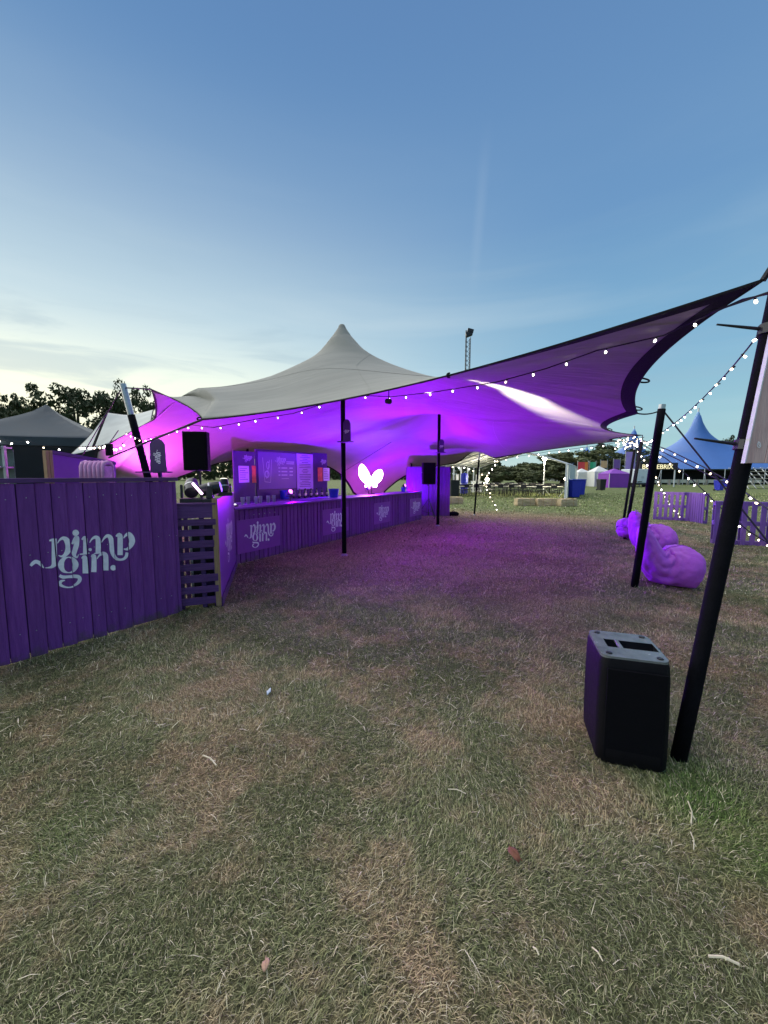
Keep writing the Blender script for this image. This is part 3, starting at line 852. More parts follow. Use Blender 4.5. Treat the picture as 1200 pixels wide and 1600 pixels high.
# drinks menu: printed board with a glass drawing, heading and price lines
mb = MB(); mb.box(((xl + xm) / 2 + .02, -.028, 1.72), (xm - xl - .06, .012, 1.0)); brd = mb.build('menu_board', mat('violet_menu_print', (.15, .055, .30), .5, .06, 6), wall, bevel=.002)
M_ink = mat('lilac_ink', (.50, .42, .66), .7, .1, 20)
mc = (xl + xm) / 2 + .02; mw = xm - xl - .06
def printed(x0, z0, x1, z1, name='print_line', m=M_ink, par=None, y=-.0362):
    mb = MB(); mb.add([(x0, y, z0), (x1, y, z0), (x1, y, z1), (x0, y, z1)], [(0, 1, 2, 3)])
    return mb.build(name, m, par or brd, fixn=False)
logo_object(.42, M_ink, brd, Matrix.Translation((mc + mw * .06, -.0362, 1.98)))
for k_ in range(2): printed(mc + mw * .22, 1.96 - k_ * .05, mc + mw * .44, 1.985 - k_ * .05)
for k_ in range(3):
    z = 1.78 - k_ * .10
    printed(mc + mw * .0, z, mc + mw * .05, z + .035); printed(mc + mw * .08, z, mc + mw * .24, z + .035); printed(mc + mw * .30, z, mc + mw * .40, z + .035)
printed(mc + mw * .08, 1.49, mc + mw * .28, 1.505)
# line drawing of a tall glass with a round fruit
gl = MB(); gx = mc - mw * .28
def line(pts, w=.014):
    for i in range(len(pts) - 1):
        a, b = Vector(pts[i]), Vector(pts[i + 1]); d = (b - a).normalized(); n_ = Vector((-d.z, 0, d.x)) * w / 2
        gl.add([a - n_, b - n_, b + n_, a + n_], [(0, 1, 2, 3)])
Y_ = -.0366
line([(gx - .16, Y_, 2.06), (gx - .10, Y_, 1.42), (gx + .10, Y_, 1.40), (gx + .16, Y_, 2.02)])
line([(gx - .02 + .07 * math.cos(a / 8 * 6.283), Y_ - .0003, 1.62 + .09 * math.sin(a / 8 * 6.283)) for a in range(9)], .03)
line([(gx + .02 + .05 * math.cos(a / 8 * 6.283), Y_ - .0006, 1.86 + .10 * math.sin(a / 8 * 6.283)) for a in range(9)], .018)
line([(gx - .04, Y_ - .0009, 1.5), (gx + .08, Y_ - .0009, 2.0)], .016)
gl.build('glass_drawing', M_ink, brd, fixn=False)
mb = MB(); mb.box(((xm + xr) / 2, -.034, 1.70), (xr - xm - .02, .010, 1.06)); ps = mb.build('price_sheet', mat('pale_lilac_paper', (.46, .30, .66), .8, .05, 6), wall, bevel=.001)
M_txt = mat('dark_ink', (.07, .03, .12), .8, .1, 10)
for k_ in range(19):
    z = 2.17 - k_ * .051; hw = (xr - xm) * random.choice((.14, .2, .3, .34))
    printed((xm + xr) / 2 - hw, z, (xm + xr) / 2 + hw, z + .016, 'print_line', M_txt, ps, -.0405)
M_poster = mat('orange_poster_print', (.75, .16, .07), .6, .3, 9)
M_paper = mat('white_notice_paper', (.62, .55, .72), .8, .05, 8)
for (xa, flip) in ((xl * .18, 1), (xr + .25, -1)):
    pa, pb = (xa, xa + .42) if flip == 1 else (xa + .28, xa)
    mb = MB(); mb.box((pa + .17, -.004, 1.62), (.32, .006, .42)); nt_ = mb.build('pinned_notice', M_paper, wall)
    for k_ in range(6): printed(pa + .04, 1.76 - k_ * .055, pa + .30 - random.uniform(0, .1), 1.773 - k_ * .055, 'print_line', M_txt, nt_, -.0085)
    mb = MB(); mb.box((pb + .13, -.001, 1.62), (.24, .006, .44)); mb.build('orange_poster', M_poster, wall)
    logo_object(.30, M_ink, wall, Matrix.Translation((xa + .3, .003, 2.02)), name='logo')
# back counter in front of the wall
bc = empty('back_counter', 'dark work counter running in front of the menu wall', 'counter', loc=W0, rz=math.atan2(wd_.y, wd_.x))
mb = MB(); mb.box((WL / 2, -.35, .93), (WL + .4, .5, .03)); mb.build('counter_top', M_purple_dk, bc, bevel=.004)
mb = MB(); mb.box((WL / 2, -.14, .47), (WL + .4, .02, .90)); mb.build('front_panel', M_purple_dk, bc)
for xx in (-.15, WL / 2, WL + .15):
    mb = MB(); mb.box((xx, -.53, .46), (.05, .05, .90)); mb.build('leg', M_purple_dk, bc)

# ------------------------------------------------------------------ end wall of the bar
E0 = at(636, 770, 14.9); E1 = at(703, 770, 14.9); E0.z = E1.z = 0
ew = empty('end_wall', 'plain dark purple board wall closing the far end of the bar', 'wall panel', loc=E0)
EWL = (E1 - E0).length; x = 0; nP = 12
for i in range(nP):
    w = EWL / nP
    mb = MB(); mb.box((x + w / 2, random.uniform(-.003, .003), .95), (w - .004, .03, 1.88)); mb.build('board', M_purple, ew, bevel=.002); x += w
mb = MB(); mb.box((EWL / 2, .03, 1.91), (EWL + .02, .10, .03)); mb.build('top_rail', M_purple_h, ew, bevel=.003)
mb = MB(); mb.beam((.03, .04, .01), (.03, 1.0, .01 + 0), .05, .03); mb.box((.03, .5, .95), (.03, 1.0, 1.86)); mb.build('side_board', M_purple, ew)
# ------------------------------------------------------------------ sound and light equipment
M_cab = mat('black_speaker_paint', (.0045, .004, .006), .6, .25, 30, .35, 260, spec=.14)
M_grille = mat('black_speaker_grille', (.004, .004, .006), .75, .3, 200, .5, 420, spec=.08)
M_plastic = mat('black_plastic', (.015, .015, .02), .35, .2, 20)
M_topplate = mat('sky_sheen_black_top', (.13, .145, .15), .24, .25, 12, .12, 150, spec=.7)  # sky reflection put into the colour, lighter than the black cabinet
M_glass = mat('lamp_glass', (.05, .05, .07), .08, 0, spec=.8)
def rounded_rect(w, d, r_, n=5):
    pts = []
    for cx_, cy_, a0 in ((w / 2 - r_, d / 2 - r_, 0), (-w / 2 + r_, d / 2 - r_, 90), (-w / 2 + r_, -d / 2 + r_, 180), (w / 2 - r_, -d / 2 + r_, 270)):
        for k in range(n + 1):
            a = R(a0 + 90 * k / n); pts.append((cx_ + r_ * math.cos(a), cy_ + r_ * math.sin(a), 0))
    return pts
# subwoofer on the grass beside the near pole
SUBC = (gnd(935, 1196) + gnd(1038, 1207)) / 2
sub = empty('floor_loudspeaker', 'black floor loudspeaker standing on the grass beside the nearest pole', 'loudspeaker', loc=SUBC, rz=R(-17))
W_s, D_s, H_s = .352, .40, .615
mb = MB()
secs = [(.012, .94), (.03, .985), (.10, 1.0), (.30, 1.0), (.50, .985), (.575, .965), (.600, .93)]
ol = rounded_rect(1, 1, .13, 6); n_ = len(ol); ol = [(p[0] * W_s, p[1] * D_s + D_s / 2) for p in ol]
for z, k in secs:
    for p in ol: mb.v.append(Vector((p[0] * k, (p[1] - D_s / 2) * k + D_s / 2 + (z - .3) * .05, z)))
for i in range(len(secs) - 1):
    for j in range(n_):
        j2 = (j + 1) % n_; mb.f.append((i * n_ + j, i * n_ + j2, (i + 1) * n_ + j2, (i + 1) * n_ + j))
mb.f.append(tuple(range(n_ - 1, -1, -1)))
cab = auto_smooth(mb.build('cabinet', M_cab, sub), 50)
# top plate with a handle trough and pole socket, built as a ring of strips round the opening
mb = MB(); zt = .612; ty = .015
hx0, hx1, hy0, hy1 = -.105, .150, .16, .27
outer = [(p[0] * .93, (p[1] - D_s / 2) * .93 + D_s / 2 + ty) for p in ol]
bm = bmesh.new()
vo = [bm.verts.new((p[0], p[1], zt)) for p in outer]; vh = [bm.verts.new(q) for q in ((hx0, hy0, zt), (hx1, hy0, zt), (hx1, hy1, zt), (hx0, hy1, zt))]
ee = [bm.edges.new((vo[i], vo[(i + 1) % len(vo)])) for i in range(len(vo))] + [bm.edges.new((vh[i], vh[(i + 1) % 4])) for i in range(4)]
bmesh.ops.triangle_fill(bm, use_beauty=True, edges=ee)
vb = [bm.verts.new((p[0] * 1.012, p[1] * 1.0, .596)) for p in outer]
for i in range(len(vo)):
    j = (i + 1) % len(vo); bm.faces.new((vb[i], vb[j], vo[j], vo[i]))
bmesh.ops.recalc_face_normals(bm, faces=bm.faces)
me = bpy.data.meshes.new('top_plate'); bm.to_mesh(me); bm.free(); me.materials.append(M_topplate)
tp = bpy.data.objects.new('top_plate', me); COL.objects.link(tp); tp.parent = sub
mb = MB(); mb.add([(hx0 - .01, hy0 - .01, .560), (hx1 + .01, hy0 - .01, .560), (hx1 + .01, hy1 + .01, .560), (hx0 - .01, hy1 + .01, .560), (hx0 - .01, hy0 - .01, .609), (hx1 + .01, hy0 - .01, .609), (hx1 + .01, hy1 + .01, .609), (hx0 - .01, hy1 + .01, .609)],
                  [(0, 1, 2, 3), (0, 1, 5, 4), (1, 2, 6, 5), (2, 3, 7, 6), (3, 0, 4, 7)])
mb.build('handle_trough', M_plastic, tp)
mb = MB(); mb.box((-.035, .215, .606), (.022, .13, .016)); mb.build('handle_bar', M_topplate, tp, bevel=.004)
for fx, fy in ((-.12, .07), (-.12, .36), (.125, .07), (.125, .36)):
    mb = MB(); mb.lathe([(.016, .611), (.016, .617), (.010, .618)], 12, (fx, fy, 0)); mb.build('foot_dimple', M_plastic, tp)
mb = MB(); mb.add([], []); 
gp = rounded_rect(W_s * .80, .012, .004, 3)
mb.prism([(p[0], p[1] - .004, 0) for p in gp], (0, 0, .05), (0, 0, .555)); mb.build('grille', M_grille, sub, bevel=.002)
for zc in (.53, .10):
    mb = MB(); mb.tube([Vector((.183, .33, zc)), Vector((.215, .33, zc))], .034, 14); mb.build('castor', M_plastic, sub)

def loudspeaker(loc, rz, s, label, group=None):
    o = empty('loudspeaker', label, 'loudspeaker', loc=loc, rz=rz, group=group)
    w, d, h = .40 * s, .36 * s, .66 * s
    mb = MB(); mb.prism([(-w / 2, 0, 0), (w / 2, 0, 0), (w / 2, d * .45, 0), (w * .27, d, 0), (-w * .27, d, 0), (-w / 2, d * .45, 0)], (0, 0, 0), (0, 0, h)); mb.build('cabinet', M_cab, o, bevel=.014)
    mb = MB(); mb.box((0, -.006, h / 2), (w * .9, .016, h * .93)); mb.build('grille', M_grille, o, bevel=.006)
    mb = MB(); mb.box((-w * .5 - .004, d * .25, h * .55), (.012, .10, .035)); mb.build('handle', M_plastic, o, bevel=.004)
    mb = MB(); mb.tube([Vector((0, d * .4, -.05)), Vector((0, d * .4, .01))], .03, 12); mb.build('socket', M_plastic, o)
    return o
def stand(loc, top, label, rz=0):
    o = empty('speaker_stand', label, 'speaker stand', loc=(loc[0], loc[1], 0), rz=rz)
    mb = MB(); mb.tube([Vector((0, 0, .10)), Vector((0, 0, top))], .0175, 12); mb.build('pole', M_plastic, o, smooth=False)
    mb = MB(); mb.tube([Vector((0, 0, .62)), Vector((0, 0, .74))], .03, 12); mb.build('collar', M_plastic, o)
    for k in range(3):
        a = k * 2.094 + .5; mb = MB(); d = Vector((math.cos(a), math.sin(a), 0))
        mb.tube([Vector((0, 0, .68)) + d * .03, d * .48 + Vector((0, 0, .012))], .012, 8); lg = mb.build('leg', M_plastic, o)
        mb = MB(); mb.tube([Vector((0, 0, .2)), d * .30 + Vector((0, 0, .30))], .008, 6); mb.build('brace', M_plastic, lg)
    return o
p = at(306, 735, 6.5)
loudspeaker(p, R(8), .98, 'black loudspeaker raised on a stand behind the slatted gate')
stand((p.x + .0, p.y + .14, 0), p.z - .03, 'thin black speaker stand behind the slatted gate')
p = at(671, 757, 14.0)
loudspeaker(p, R(10), 1.2, 'dark loudspeaker in front of the end wall at the far bar end')
stand((p.x, p.y + .17, 0), p.z - .03, 'black tripod stand at the far bar end', .4)

def moving_head(loc, rz, tilt, label, s=1.0, glow=None):
    o = empty('moving_head_light', label, 'stage light', loc=loc, rz=rz)
    mb = MB(); mb.box((0, 0, .04 * s), (.30 * s, .20 * s, .08 * s)); mb.build('base', M_plastic, o, bevel=.012 * s)
    for sx in (-1, 1):
        mb = MB(); mb.prism([(sx * .125 * s, -.05 * s, .085 * s), (sx * .125 * s, .05 * s, .085 * s), (sx * .125 * s, .035 * s, .27 * s), (sx * .125 * s, -.035 * s, .27 * s)], (-.016 * s, 0, 0), (.016 * s, 0, 0)); mb.build('yoke_arm', M_plastic, o, bevel=.006 * s)
    h = MB(); T = Matrix.Translation((0, 0, .22 * s)) @ Matrix.Rotation(tilt, 4, 'X')
    prof = [(.05, -.15), (.085, -.13), (.095, -.05), (.095, .05), (.088, .12), (.082, .15)]
    h.lathe([(a * s, b * s) for a, b in prof], 20); h.v = [T @ v for v in h.v]
    hd = auto_smooth(h.build('head', M_plastic, o), 35)
    l = MB(); l.lathe([(.078 * s, .145 * s), (.078 * s, .158 * s), (.05 * s, .168 * s)], 20); l.v = [T @ v for v in l.v]
    l.build('lens', glow or M_glass, hd)
    rg = MB(); rg.lathe([(.099 * s, -.012 * s), (.099 * s, .012 * s)], 20); rg.v = [T @ v for v in rg.v]; rg.build('trim_ring', M_steel, hd)
    return o, T
M_blue_lens = mat('lit_violet_lens', (.1, .05, .4), .1, 0, emit=(.25, .12, 1.0), estr=1.5)
M_pink_tube = mat('lit_pink_strip', (.8, .6, .9), .3, 0, emit=(1.0, .62, 1.0), estr=3.0)
gtop = GH + .024
g1 = GE0.lerp(GE1, .22) + Vector((0, .20, 0)); g1.z = gtop - .02
moving_head(g1, R(24), R(-62), 'tilted moving-head stage light with a glowing strip, on the slatted gate', .86)
strip = MB(); a, b = at(301, 755, g1.y - .17), at(316, 772, g1.y - .19); strip.beam(a, b, .022, .022)
so = strip.build('glow_strip', M_pink_tube, None, bevel=.004)
mv_root = [q for q in bpy.data.objects if q.name == 'moving_head_light'][0]
so.parent = mv_root; so.matrix_parent_inverse = mv_root.matrix_basis.inverted()
g2 = GE0.lerp(GE1, .72) + Vector((0, .16, 0)); g2.z = gtop - .02
mv2, _ = moving_head(g2, R(-70), R(-78), 'moving-head stage light lying level with a violet lens, on the gate', .80, M_blue_lens)
g3 = RP0.lerp(RP1, .35); g3.z = 1.315
mv3, _ = moving_head(g3, R(35), R(-12), 'small upright moving-head stage light on top of the bright return panel', .62, mat('dim_lit_lens', (.4, .4, .3), .1, 0, emit=(1, .95, .7), estr=2.0))
for o_ in (g1, g2):
    pass
sup = empty('light_shelf', 'rough dark shelf carrying the stage lights behind the gate', 'shelf', loc=GE0, rz=math.atan2(gd.y, gd.x))
mb = MB(); mb.box((GL / 2, .30, gtop - .035), (GL, .30, .025)); mb.build('shelf_board', M_purple_dk, sup)
for xx in (.06, GL - .06):
    mb = MB(); mb.box((xx, .40, (gtop - .05) / 2), (.045, .045, gtop - .05)); mb.build('leg', M_purple_dk, sup)

# ------------------------------------------------------------------ shelf boards on the poles
def shelf_board(loc, rz, w, h, label, lrot=0.0):
    o = empty('pole_shelf', label, 'shelf', loc=loc, rz=rz, group='round-topped shelf boards')
    ol_ = [(-w / 2, 0, 0), (w / 2, 0, 0), (w * .46, 0, h * .82)] + [(w * .40 * math.cos(R(a)), 0, h * .84 + h * .16 * math.sin(R(a))) for a in range(15, 180, 30)] + [(-w * .46, 0, h * .82)]
    mb = MB(); mb.prism(ol_, (0, -.009, 0), (0, .009, 0)); bd = mb.build('back_board', M_purple_dk, o)
    mb = MB(); mb.prism(rounded_rect(w * 1.7, w * 1.1, w * .25, 4), (0, -w * .35, -.02), (0, -w * .35, 0)); mb.build('shelf', M_purple_dk, o)
    logo_object(w * .72 if not lrot else h * .42, M_white_print, bd, Matrix.Translation((0, -.011, h * .45)) @ Matrix.Rotation(lrot, 4, 'Y'))
    return o
ps_ = at(542, 690, PA.y - .08); ps_.x = PA.x + .08
shelf_board(ps_, R(-25), .17, .42, 'dark round-topped shelf board fixed to the pole under the peak')
ps_ = at(687, 707, PB.y - .08); ps_.x = PB.x + .07
shelf_board(ps_, R(-25), .17, .40, 'dark round-topped shelf board fixed to the inner pole by the far bar end')
psl = at(248, 737, 6.6)
sb = shelf_board(psl, R(-8), .30, .56, 'tall round-topped board with sideways logo behind the near fence', R(90))
mb = MB(); mb.box((0, .03, -psl.z / 2), (.05, .04, psl.z)); mb.build('post', M_purple_dk, sb)

# ------------------------------------------------------------------ butterfly light on the counter
M_butter = mat('lit_white_pink_acrylic', (.9, .8, .95), .3, 0, emit=(1.0, .42, 1.0), estr=16.0)
bl = at(580, 762, 11.5)
but = empty('butterfly_light', 'glowing white-pink butterfly light standing behind the bar', 'neon light', loc=(bl.x, bl.y, bl.z), rz=R(-22))
def lobe(pts, name):
    mb = MB(); out = []
    n = len(pts)
    for i in range(n):
        p0, p1, p2, p3 = (Vector((*pts[(i + k) % n], 0)) for k in (-1, 0, 1, 2))
        for q in range(5):
            t = q / 5; v = .5 * ((2 * p1) + (p2 - p0) * t + (2 * p0 - 5 * p1 + 4 * p2 - p3) * t * t + (3 * p1 - p0 - 3 * p2 + p3) * t ** 3)
            out.append((v.x, 0, v.y))
    mb.prism(out, (0, -.02, 0), (0, .02, 0)); return mb.build(name, M_butter, but)
lobe([(.0, .20), (-.04, .34), (-.14, .54), (-.29, .70), (-.38, .62), (-.40, .42), (-.32, .24), (-.15, .12)], 'upper_wing')
lobe([(.01, .20), (.05, .36), (.18, .50), (.31, .53), (.37, .44), (.34, .27), (.22, .15), (.10, .12)], 'upper_wing')
lobe([(-.02, .15), (-.14, .13), (-.20, .04), (-.12, -.02), (-.04, .03)], 'lower_wing')
lobe([(.02, .15), (.13, .14), (.19, .08), (.14, .01), (.05, .04)], 'lower_wing')
mb = MB(); mb.tube([Vector((0, .03, -.22)), Vector((0, .03, .2))], .012, 8); mb.tube([Vector((0, .03, -bl.z + 1.035)), Vector((0, .03, -bl.z + 1.05))], .10, 16); mb.build('stand', M_plastic, but)

# ------------------------------------------------------------------ things on the counters
M_blue_pl = mat('blue_plastic', (.02, .03, .45), .4, .1, 10)
M_clear = mat('frosted_cup_plastic', (.55, .55, .62), .3, .05, 20)
def bucket(loc, r_, h, label, m=M_blue_pl, name='bucket'):
    o = empty(name, label, name.replace('_', ' '), loc=loc)
    mb = MB(); mb.lathe([(r_ * .8, 0), (r_, h), (r_ * 1.07, h), (r_ * 1.07, h * .96), (r_ * .92, h * .96), (r_ * .74, .01)], 18); auto_smooth(mb.build('shell', m, o), 40)
    mb = MB(); mb.tube([Vector((r_ * 1.02 * math.cos(a), .02, h * .9 - r_ * .8 * math.sin(a))) for a in [math.pi * k / 8 for k in range(9)]], .004, 6); mb.build('handle', M_steel, o)
    return o
def on_bar(k, n_): 
    v = BAR0 + bdir * k + Vector((-bdir.y, bdir.x, 0)) * n_; return Vector((v.x, v.y, BH + .001))
bk = W0 + wd_ * 1.35 + Vector((wd_.y, -wd_.x, 0)) * .35; bucket((bk.x, bk.y, .946), .14, .24, 'blue plastic bucket on the counter below the drinks menu')
bk = on_bar(3.35, .35); bucket(bk, .13, .22, 'blue plastic bucket on the bar just left of the peak pole')
bk = on_bar(7.3, .35); bucket(bk, .08, .15, 'small blue bucket near the far bar end')
for i, (k_, n_) in enumerate(((.55, .42), (.70, .44), (.86, .40), (1.02, .45), (1.2, .42), (1.38, .44))):
    v = on_bar(k_, n_); o = empty('cup_stack', ('%s stack of clear plastic cups on the near half of the bar' % ('first', 'second', 'third', 'fourth', 'fifth', 'sixth')[i]), 'cups', loc=v, group='stacked cups on the bar')
    for q in range(3):
        mb = MB(); mb.lathe([(.028, 0), (.038, .10), (.040, .10), (.040, .094), (.036, .094), (.026, .006)], 12); mb.build('cup', M_clear, o, smooth=True, loc=(0, 0, q * .022))
M_bottle = mat('dark_green_bottle', (.02, .05, .03), .12, .1, 6, spec=.7)
M_label = mat('cream_bottle_label', (.6, .55, .45), .7, .1, 10)
for i in range(9):
    v = W0 + wd_ * (1.75 + i * .17) + Vector((wd_.y, -wd_.x, 0)) * (.30 + .06 * (i % 3))
    o = empty('bottle', 'dark bottle in the row on the counter under the menu, %s from the left' % ('first', 'second', 'third', 'fourth', 'fifth', 'sixth', 'seventh', 'eighth', 'ninth')[i], 'bottle', loc=(v.x, v.y, .946), group='bottles on the back counter')
    mb = MB(); mb.lathe([(.034, 0), (.036, .01), (.036, .15), (.016, .20), (.013, .25), (.015, .252), (.015, .265)], 12); mb.build('glass', M_bottle, o, smooth=True)
    mb = MB(); mb.lathe([(.0365, .05), (.0365, .12)], 12); mb.build('paper_label', M_label, o, smooth=True)
mb = MB(); mb.box((0, 0, .02), (.16, .22, .035)); v = on_bar(.12, .2)
cash = empty('card_reader', 'small bright-lit card reader at the near end of the bar', 'card reader', loc=v)
mb.build('body', M_plastic, cash, bevel=.008)
mb = MB(); mb.box((0, .02, .042), (.10, .10, .008)); mb.build('screen', mat('lit_screen', (.8, .8, .9), .3, 0, emit=(1, .95, 1), estr=2.5), cash)

# ------------------------------------------------------------------ bean bags
def beanbag(loc, rz, s, label, seed, rise=1.0):
    o = empty('bean_bag', label, 'bean bag', loc=loc, rz=rz, group='purple bean bags on the grass')
    # loft from the top of the back (x<0) down through the seat to the front
    path = [(-.60, .86 * rise, .06), (-.60, .82 * rise, .15), (-.56, .70 * rise, .22), (-.49, .55 * rise, .29), (-.38, .42, .34), (-.24, .32, .36), (-.08, .28, .41), (.10, .30, .47), (.28, .31, .49), (.42, .30, .44), (.50, .28, .34), (.54, .25, .20), (.55, .23, .05)]
    fine = []
    P_ = [Vector(q) for q in path]
    for i in range(len(P_) - 1):
        p0, p1, p2, p3 = P_[max(0, i - 1)], P_[i], P_[i + 1], P_[min(len(P_) - 1, i + 2)]
        for q in range(8):
            t = q / 8; fine.append(.5 * ((2 * p1) + (p2 - p0) * t + (2 * p0 - 5 * p1 + 4 * p2 - p3) * t * t + (3 * p1 - p0 - 3 * p2 + p3) * t ** 3))
    fine.append(P_[-1])
    seg = 72; mb = MB(); n = len(fine)
    for i, q in enumerate(fine):
        a = fine[max(0, i - 1)]; b = fine[min(n - 1, i + 1)]
        d = Vector((b.x - a.x, 0, b.y - a.y)).normalized(); up = Vector((-d.z, 0, d.x))
        if up.z < 0: up = -up
        c_ = Vector((q.x, 0, q.y)); r_ = q.z
        for k in range(seg):
            th = 2 * math.pi * k / seg
            w_ = 1.10; th = th + .0
            v = c_ + Vector((0, 1, 0)) * (r_ * w_ * math.cos(th)) + up * (r_ * .80 * math.sin(th))
            # puckers gathering towards the waist between back and seat
            fold = (abs(math.sin(th * 4.5 + seed + q.x * 9)) - .5) * .045 * math.exp(-((q.x + .24) / .20) ** 2) + (abs(math.sin(q.x * 16 + th * 1.5 + seed)) - .5) * .016 * math.exp(-((q.x + .1) / .35) ** 2)
            nz_ = mnoise.noise(Vector((v.x * 2.6 + seed, v.y * 2.6, v.z * 2.6))) * .03 - abs(mnoise.noise(Vector((v.x * 4 + seed, v.y * 7, v.z * 9)))) * .034 - abs(mnoise.noise(Vector((v.x * 11 + seed, v.y * 9, v.z * 16)))) * .022
            dirv = (v - c_).normalized() if (v - c_).length > 1e-6 else Vector((0, 0, 1))
            v = v + dirv * (fold + nz_) * min(1, r_ / .2)
            if v.z < .04: v.z = max(0, .04 + (v.z - .04) * .12)
            mb.v.append(Vector((v.x * .80, v.y, v.z * 1.12)) * s)
    for i in range(n - 1):
        for k in range(seg):
            k2 = (k + 1) % seg; mb.f.append((i * seg + k, i * seg + k2, (i + 1) * seg + k2, (i + 1) * seg + k))
    mb.f.append(tuple(range(seg - 1, -1, -1))); mb.f.append(tuple((n - 1) * seg + k for k in range(seg)))
    m = mat('purple_bean_bag_cloth', (.44, .085, .62), .62, .12, 4, .9, 16)
    bo = mb.build('cover', m, o, smooth=True)
    # piped seam over the seat and a stitched patch of handle webbing
    pts = []
    for i in range(16, n - 4):
        pts.append(mb.v[i * seg + seg // 4] + Vector((0, 0, .004)))
    sm = MB(); sm.tube(pts, .006, 6); sm.build('piping', m, bo, smooth=True)
    hd = MB(); c0 = mb.v[4 * seg + seg // 2]; hd.tube([c0 + Vector((0, .0, .02)), c0 + Vector((-.05, 0, .05)), c0 + Vector((-.05, 0, -.04)), c0 + Vector((0, 0, -.06))], .010, 6); hd.build('carry_handle', m, bo)
    return o
b1 = gnd(1052, 918); beanbag((b1.x + .04, b1.y + .16, 0), R(-12), .76, 'purple bean bag nearest the camera, beside the leaning pole', 1.3, 1.15)
b2 = gnd(1014, 868); beanbag((b2.x + .18, b2.y + .20, 0), R(0), .78, 'purple bean bag partly hidden behind the nearer one', 4.1, 1.15)
b3 = gnd(1012, 852); beanbag((b3.x + .22, b3.y + .9, 0), R(16), .70, 'purple bean bag farthest back, only its side showing', 8.1, .5)

# ------------------------------------------------------------------ board and brackets on the near pole
pd = (near_top - nb).normalized()
def on_near(z): return nb + pd * ((z - nb.z) / pd.z)
c0 = on_near(1.66); c1 = on_near(2.55)
M_sign = mat('weathered_lilac_board', (.42, .26, .26), .6, .25, 5, .35, 30, stretch=(6, 6, .8), col2=(.62, .44, .42))
sg = empty('timber_sign', 'weathered pale lilac plank sign strapped to the nearest leaning pole', 'sign', loc=c0 + Vector((0, -.065, 0)))
ax = pd; bx = Vector((1, -.06, .0)).normalized()
for i, (x0, w) in enumerate(((-.045, .088), (.046, .09), (.139, .09))):
    mb = MB(); q = [bx * x0, bx * (x0 + w), bx * (x0 + w) + ax * (.98 + .01 * i), bx * x0 + ax * .98]
    mb.prism(q, (0, -.009 - .001 * i, 0), (0, .009, 0)); mb.build('plank', M_sign, sg, bevel=.002)
mb = MB(); q = [bx * -.052, bx * -.046, bx * -.046 + ax * .98, bx * -.052 + ax * .98]; mb.prism(q, (0, -.011, 0), (0, .011, 0)); mb.build('pale_edge', mat('pale_edge_paint', (.6, .58, .62), .6, .1, 10), sg)
mb = MB(); bp_ = bx * .06 + ax * .17; mb.tube([bp_ + Vector((0, -.014, 0)), bp_ + Vector((0, -.006, 0))], .009, 12); mb.build('bolt', M_plastic, sg)
M_scr = mat('white_chalk_scrawl', (.72, .70, .74), .8, .2, 30)
def scrawl(ox, oz, s, seed):
    rr = random.Random(seed); mb = MB(); pts = []
    for k in range(15):
        a = k * .85; pts.append(bx * (ox + s * (.55 * math.cos(a) + .06 * k * .2)) + ax * (oz + s * (.9 * math.sin(a * .9) + .10 * k * .3)) + Vector((0, -.0125, 0)))
    for i in range(len(pts) - 1):
        a, b = pts[i], pts[i + 1]; d = (b - a); 
        if d.length < 1e-5: continue
        n_ = d.normalized().cross(Vector((0, 1, 0))) * .0022
        mb.add([a - n_, b - n_, b + n_, a + n_], [(0, 1, 2, 3)])
        mb.v[-4:] = [v + Vector((0, -.0001 * i, 0)) for v in mb.v[-4:]]
    mb.build('chalk_mark', M_scr, sg, fixn=False)
scrawl(-.005, .09, .016, 1); scrawl(.05, .42, .030, 2); scrawl(.06, .62, .026, 3)
# two thin steel arms sticking out of the pole
for zz_, px_ in ((1.755, 1085), (2.34, 1120)):
    base_ = on_near(zz_) + Vector((0, 0, 0)); tip = at(px_, 685 if px_ == 1085 else 507, base_.y + .05)
    am = empty('bracket_arm', 'thin dark arm sticking out of the nearest pole, %s' % ('the lower one beside the plank sign' if px_ == 1085 else 'the upper one near the tent tip'), 'bracket', loc=base_)
    mb = MB(); mb.tube([Vector((0, 0, 0)), (tip - base_) * .5, tip - base_], [.010, .008, .005], 8); mb.build('arm', M_plastic, am)
    mb = MB(); d_ = pd * .025; mb.tube([-d_, d_], .049, 14); mb.build('clamp', M_plastic, am)
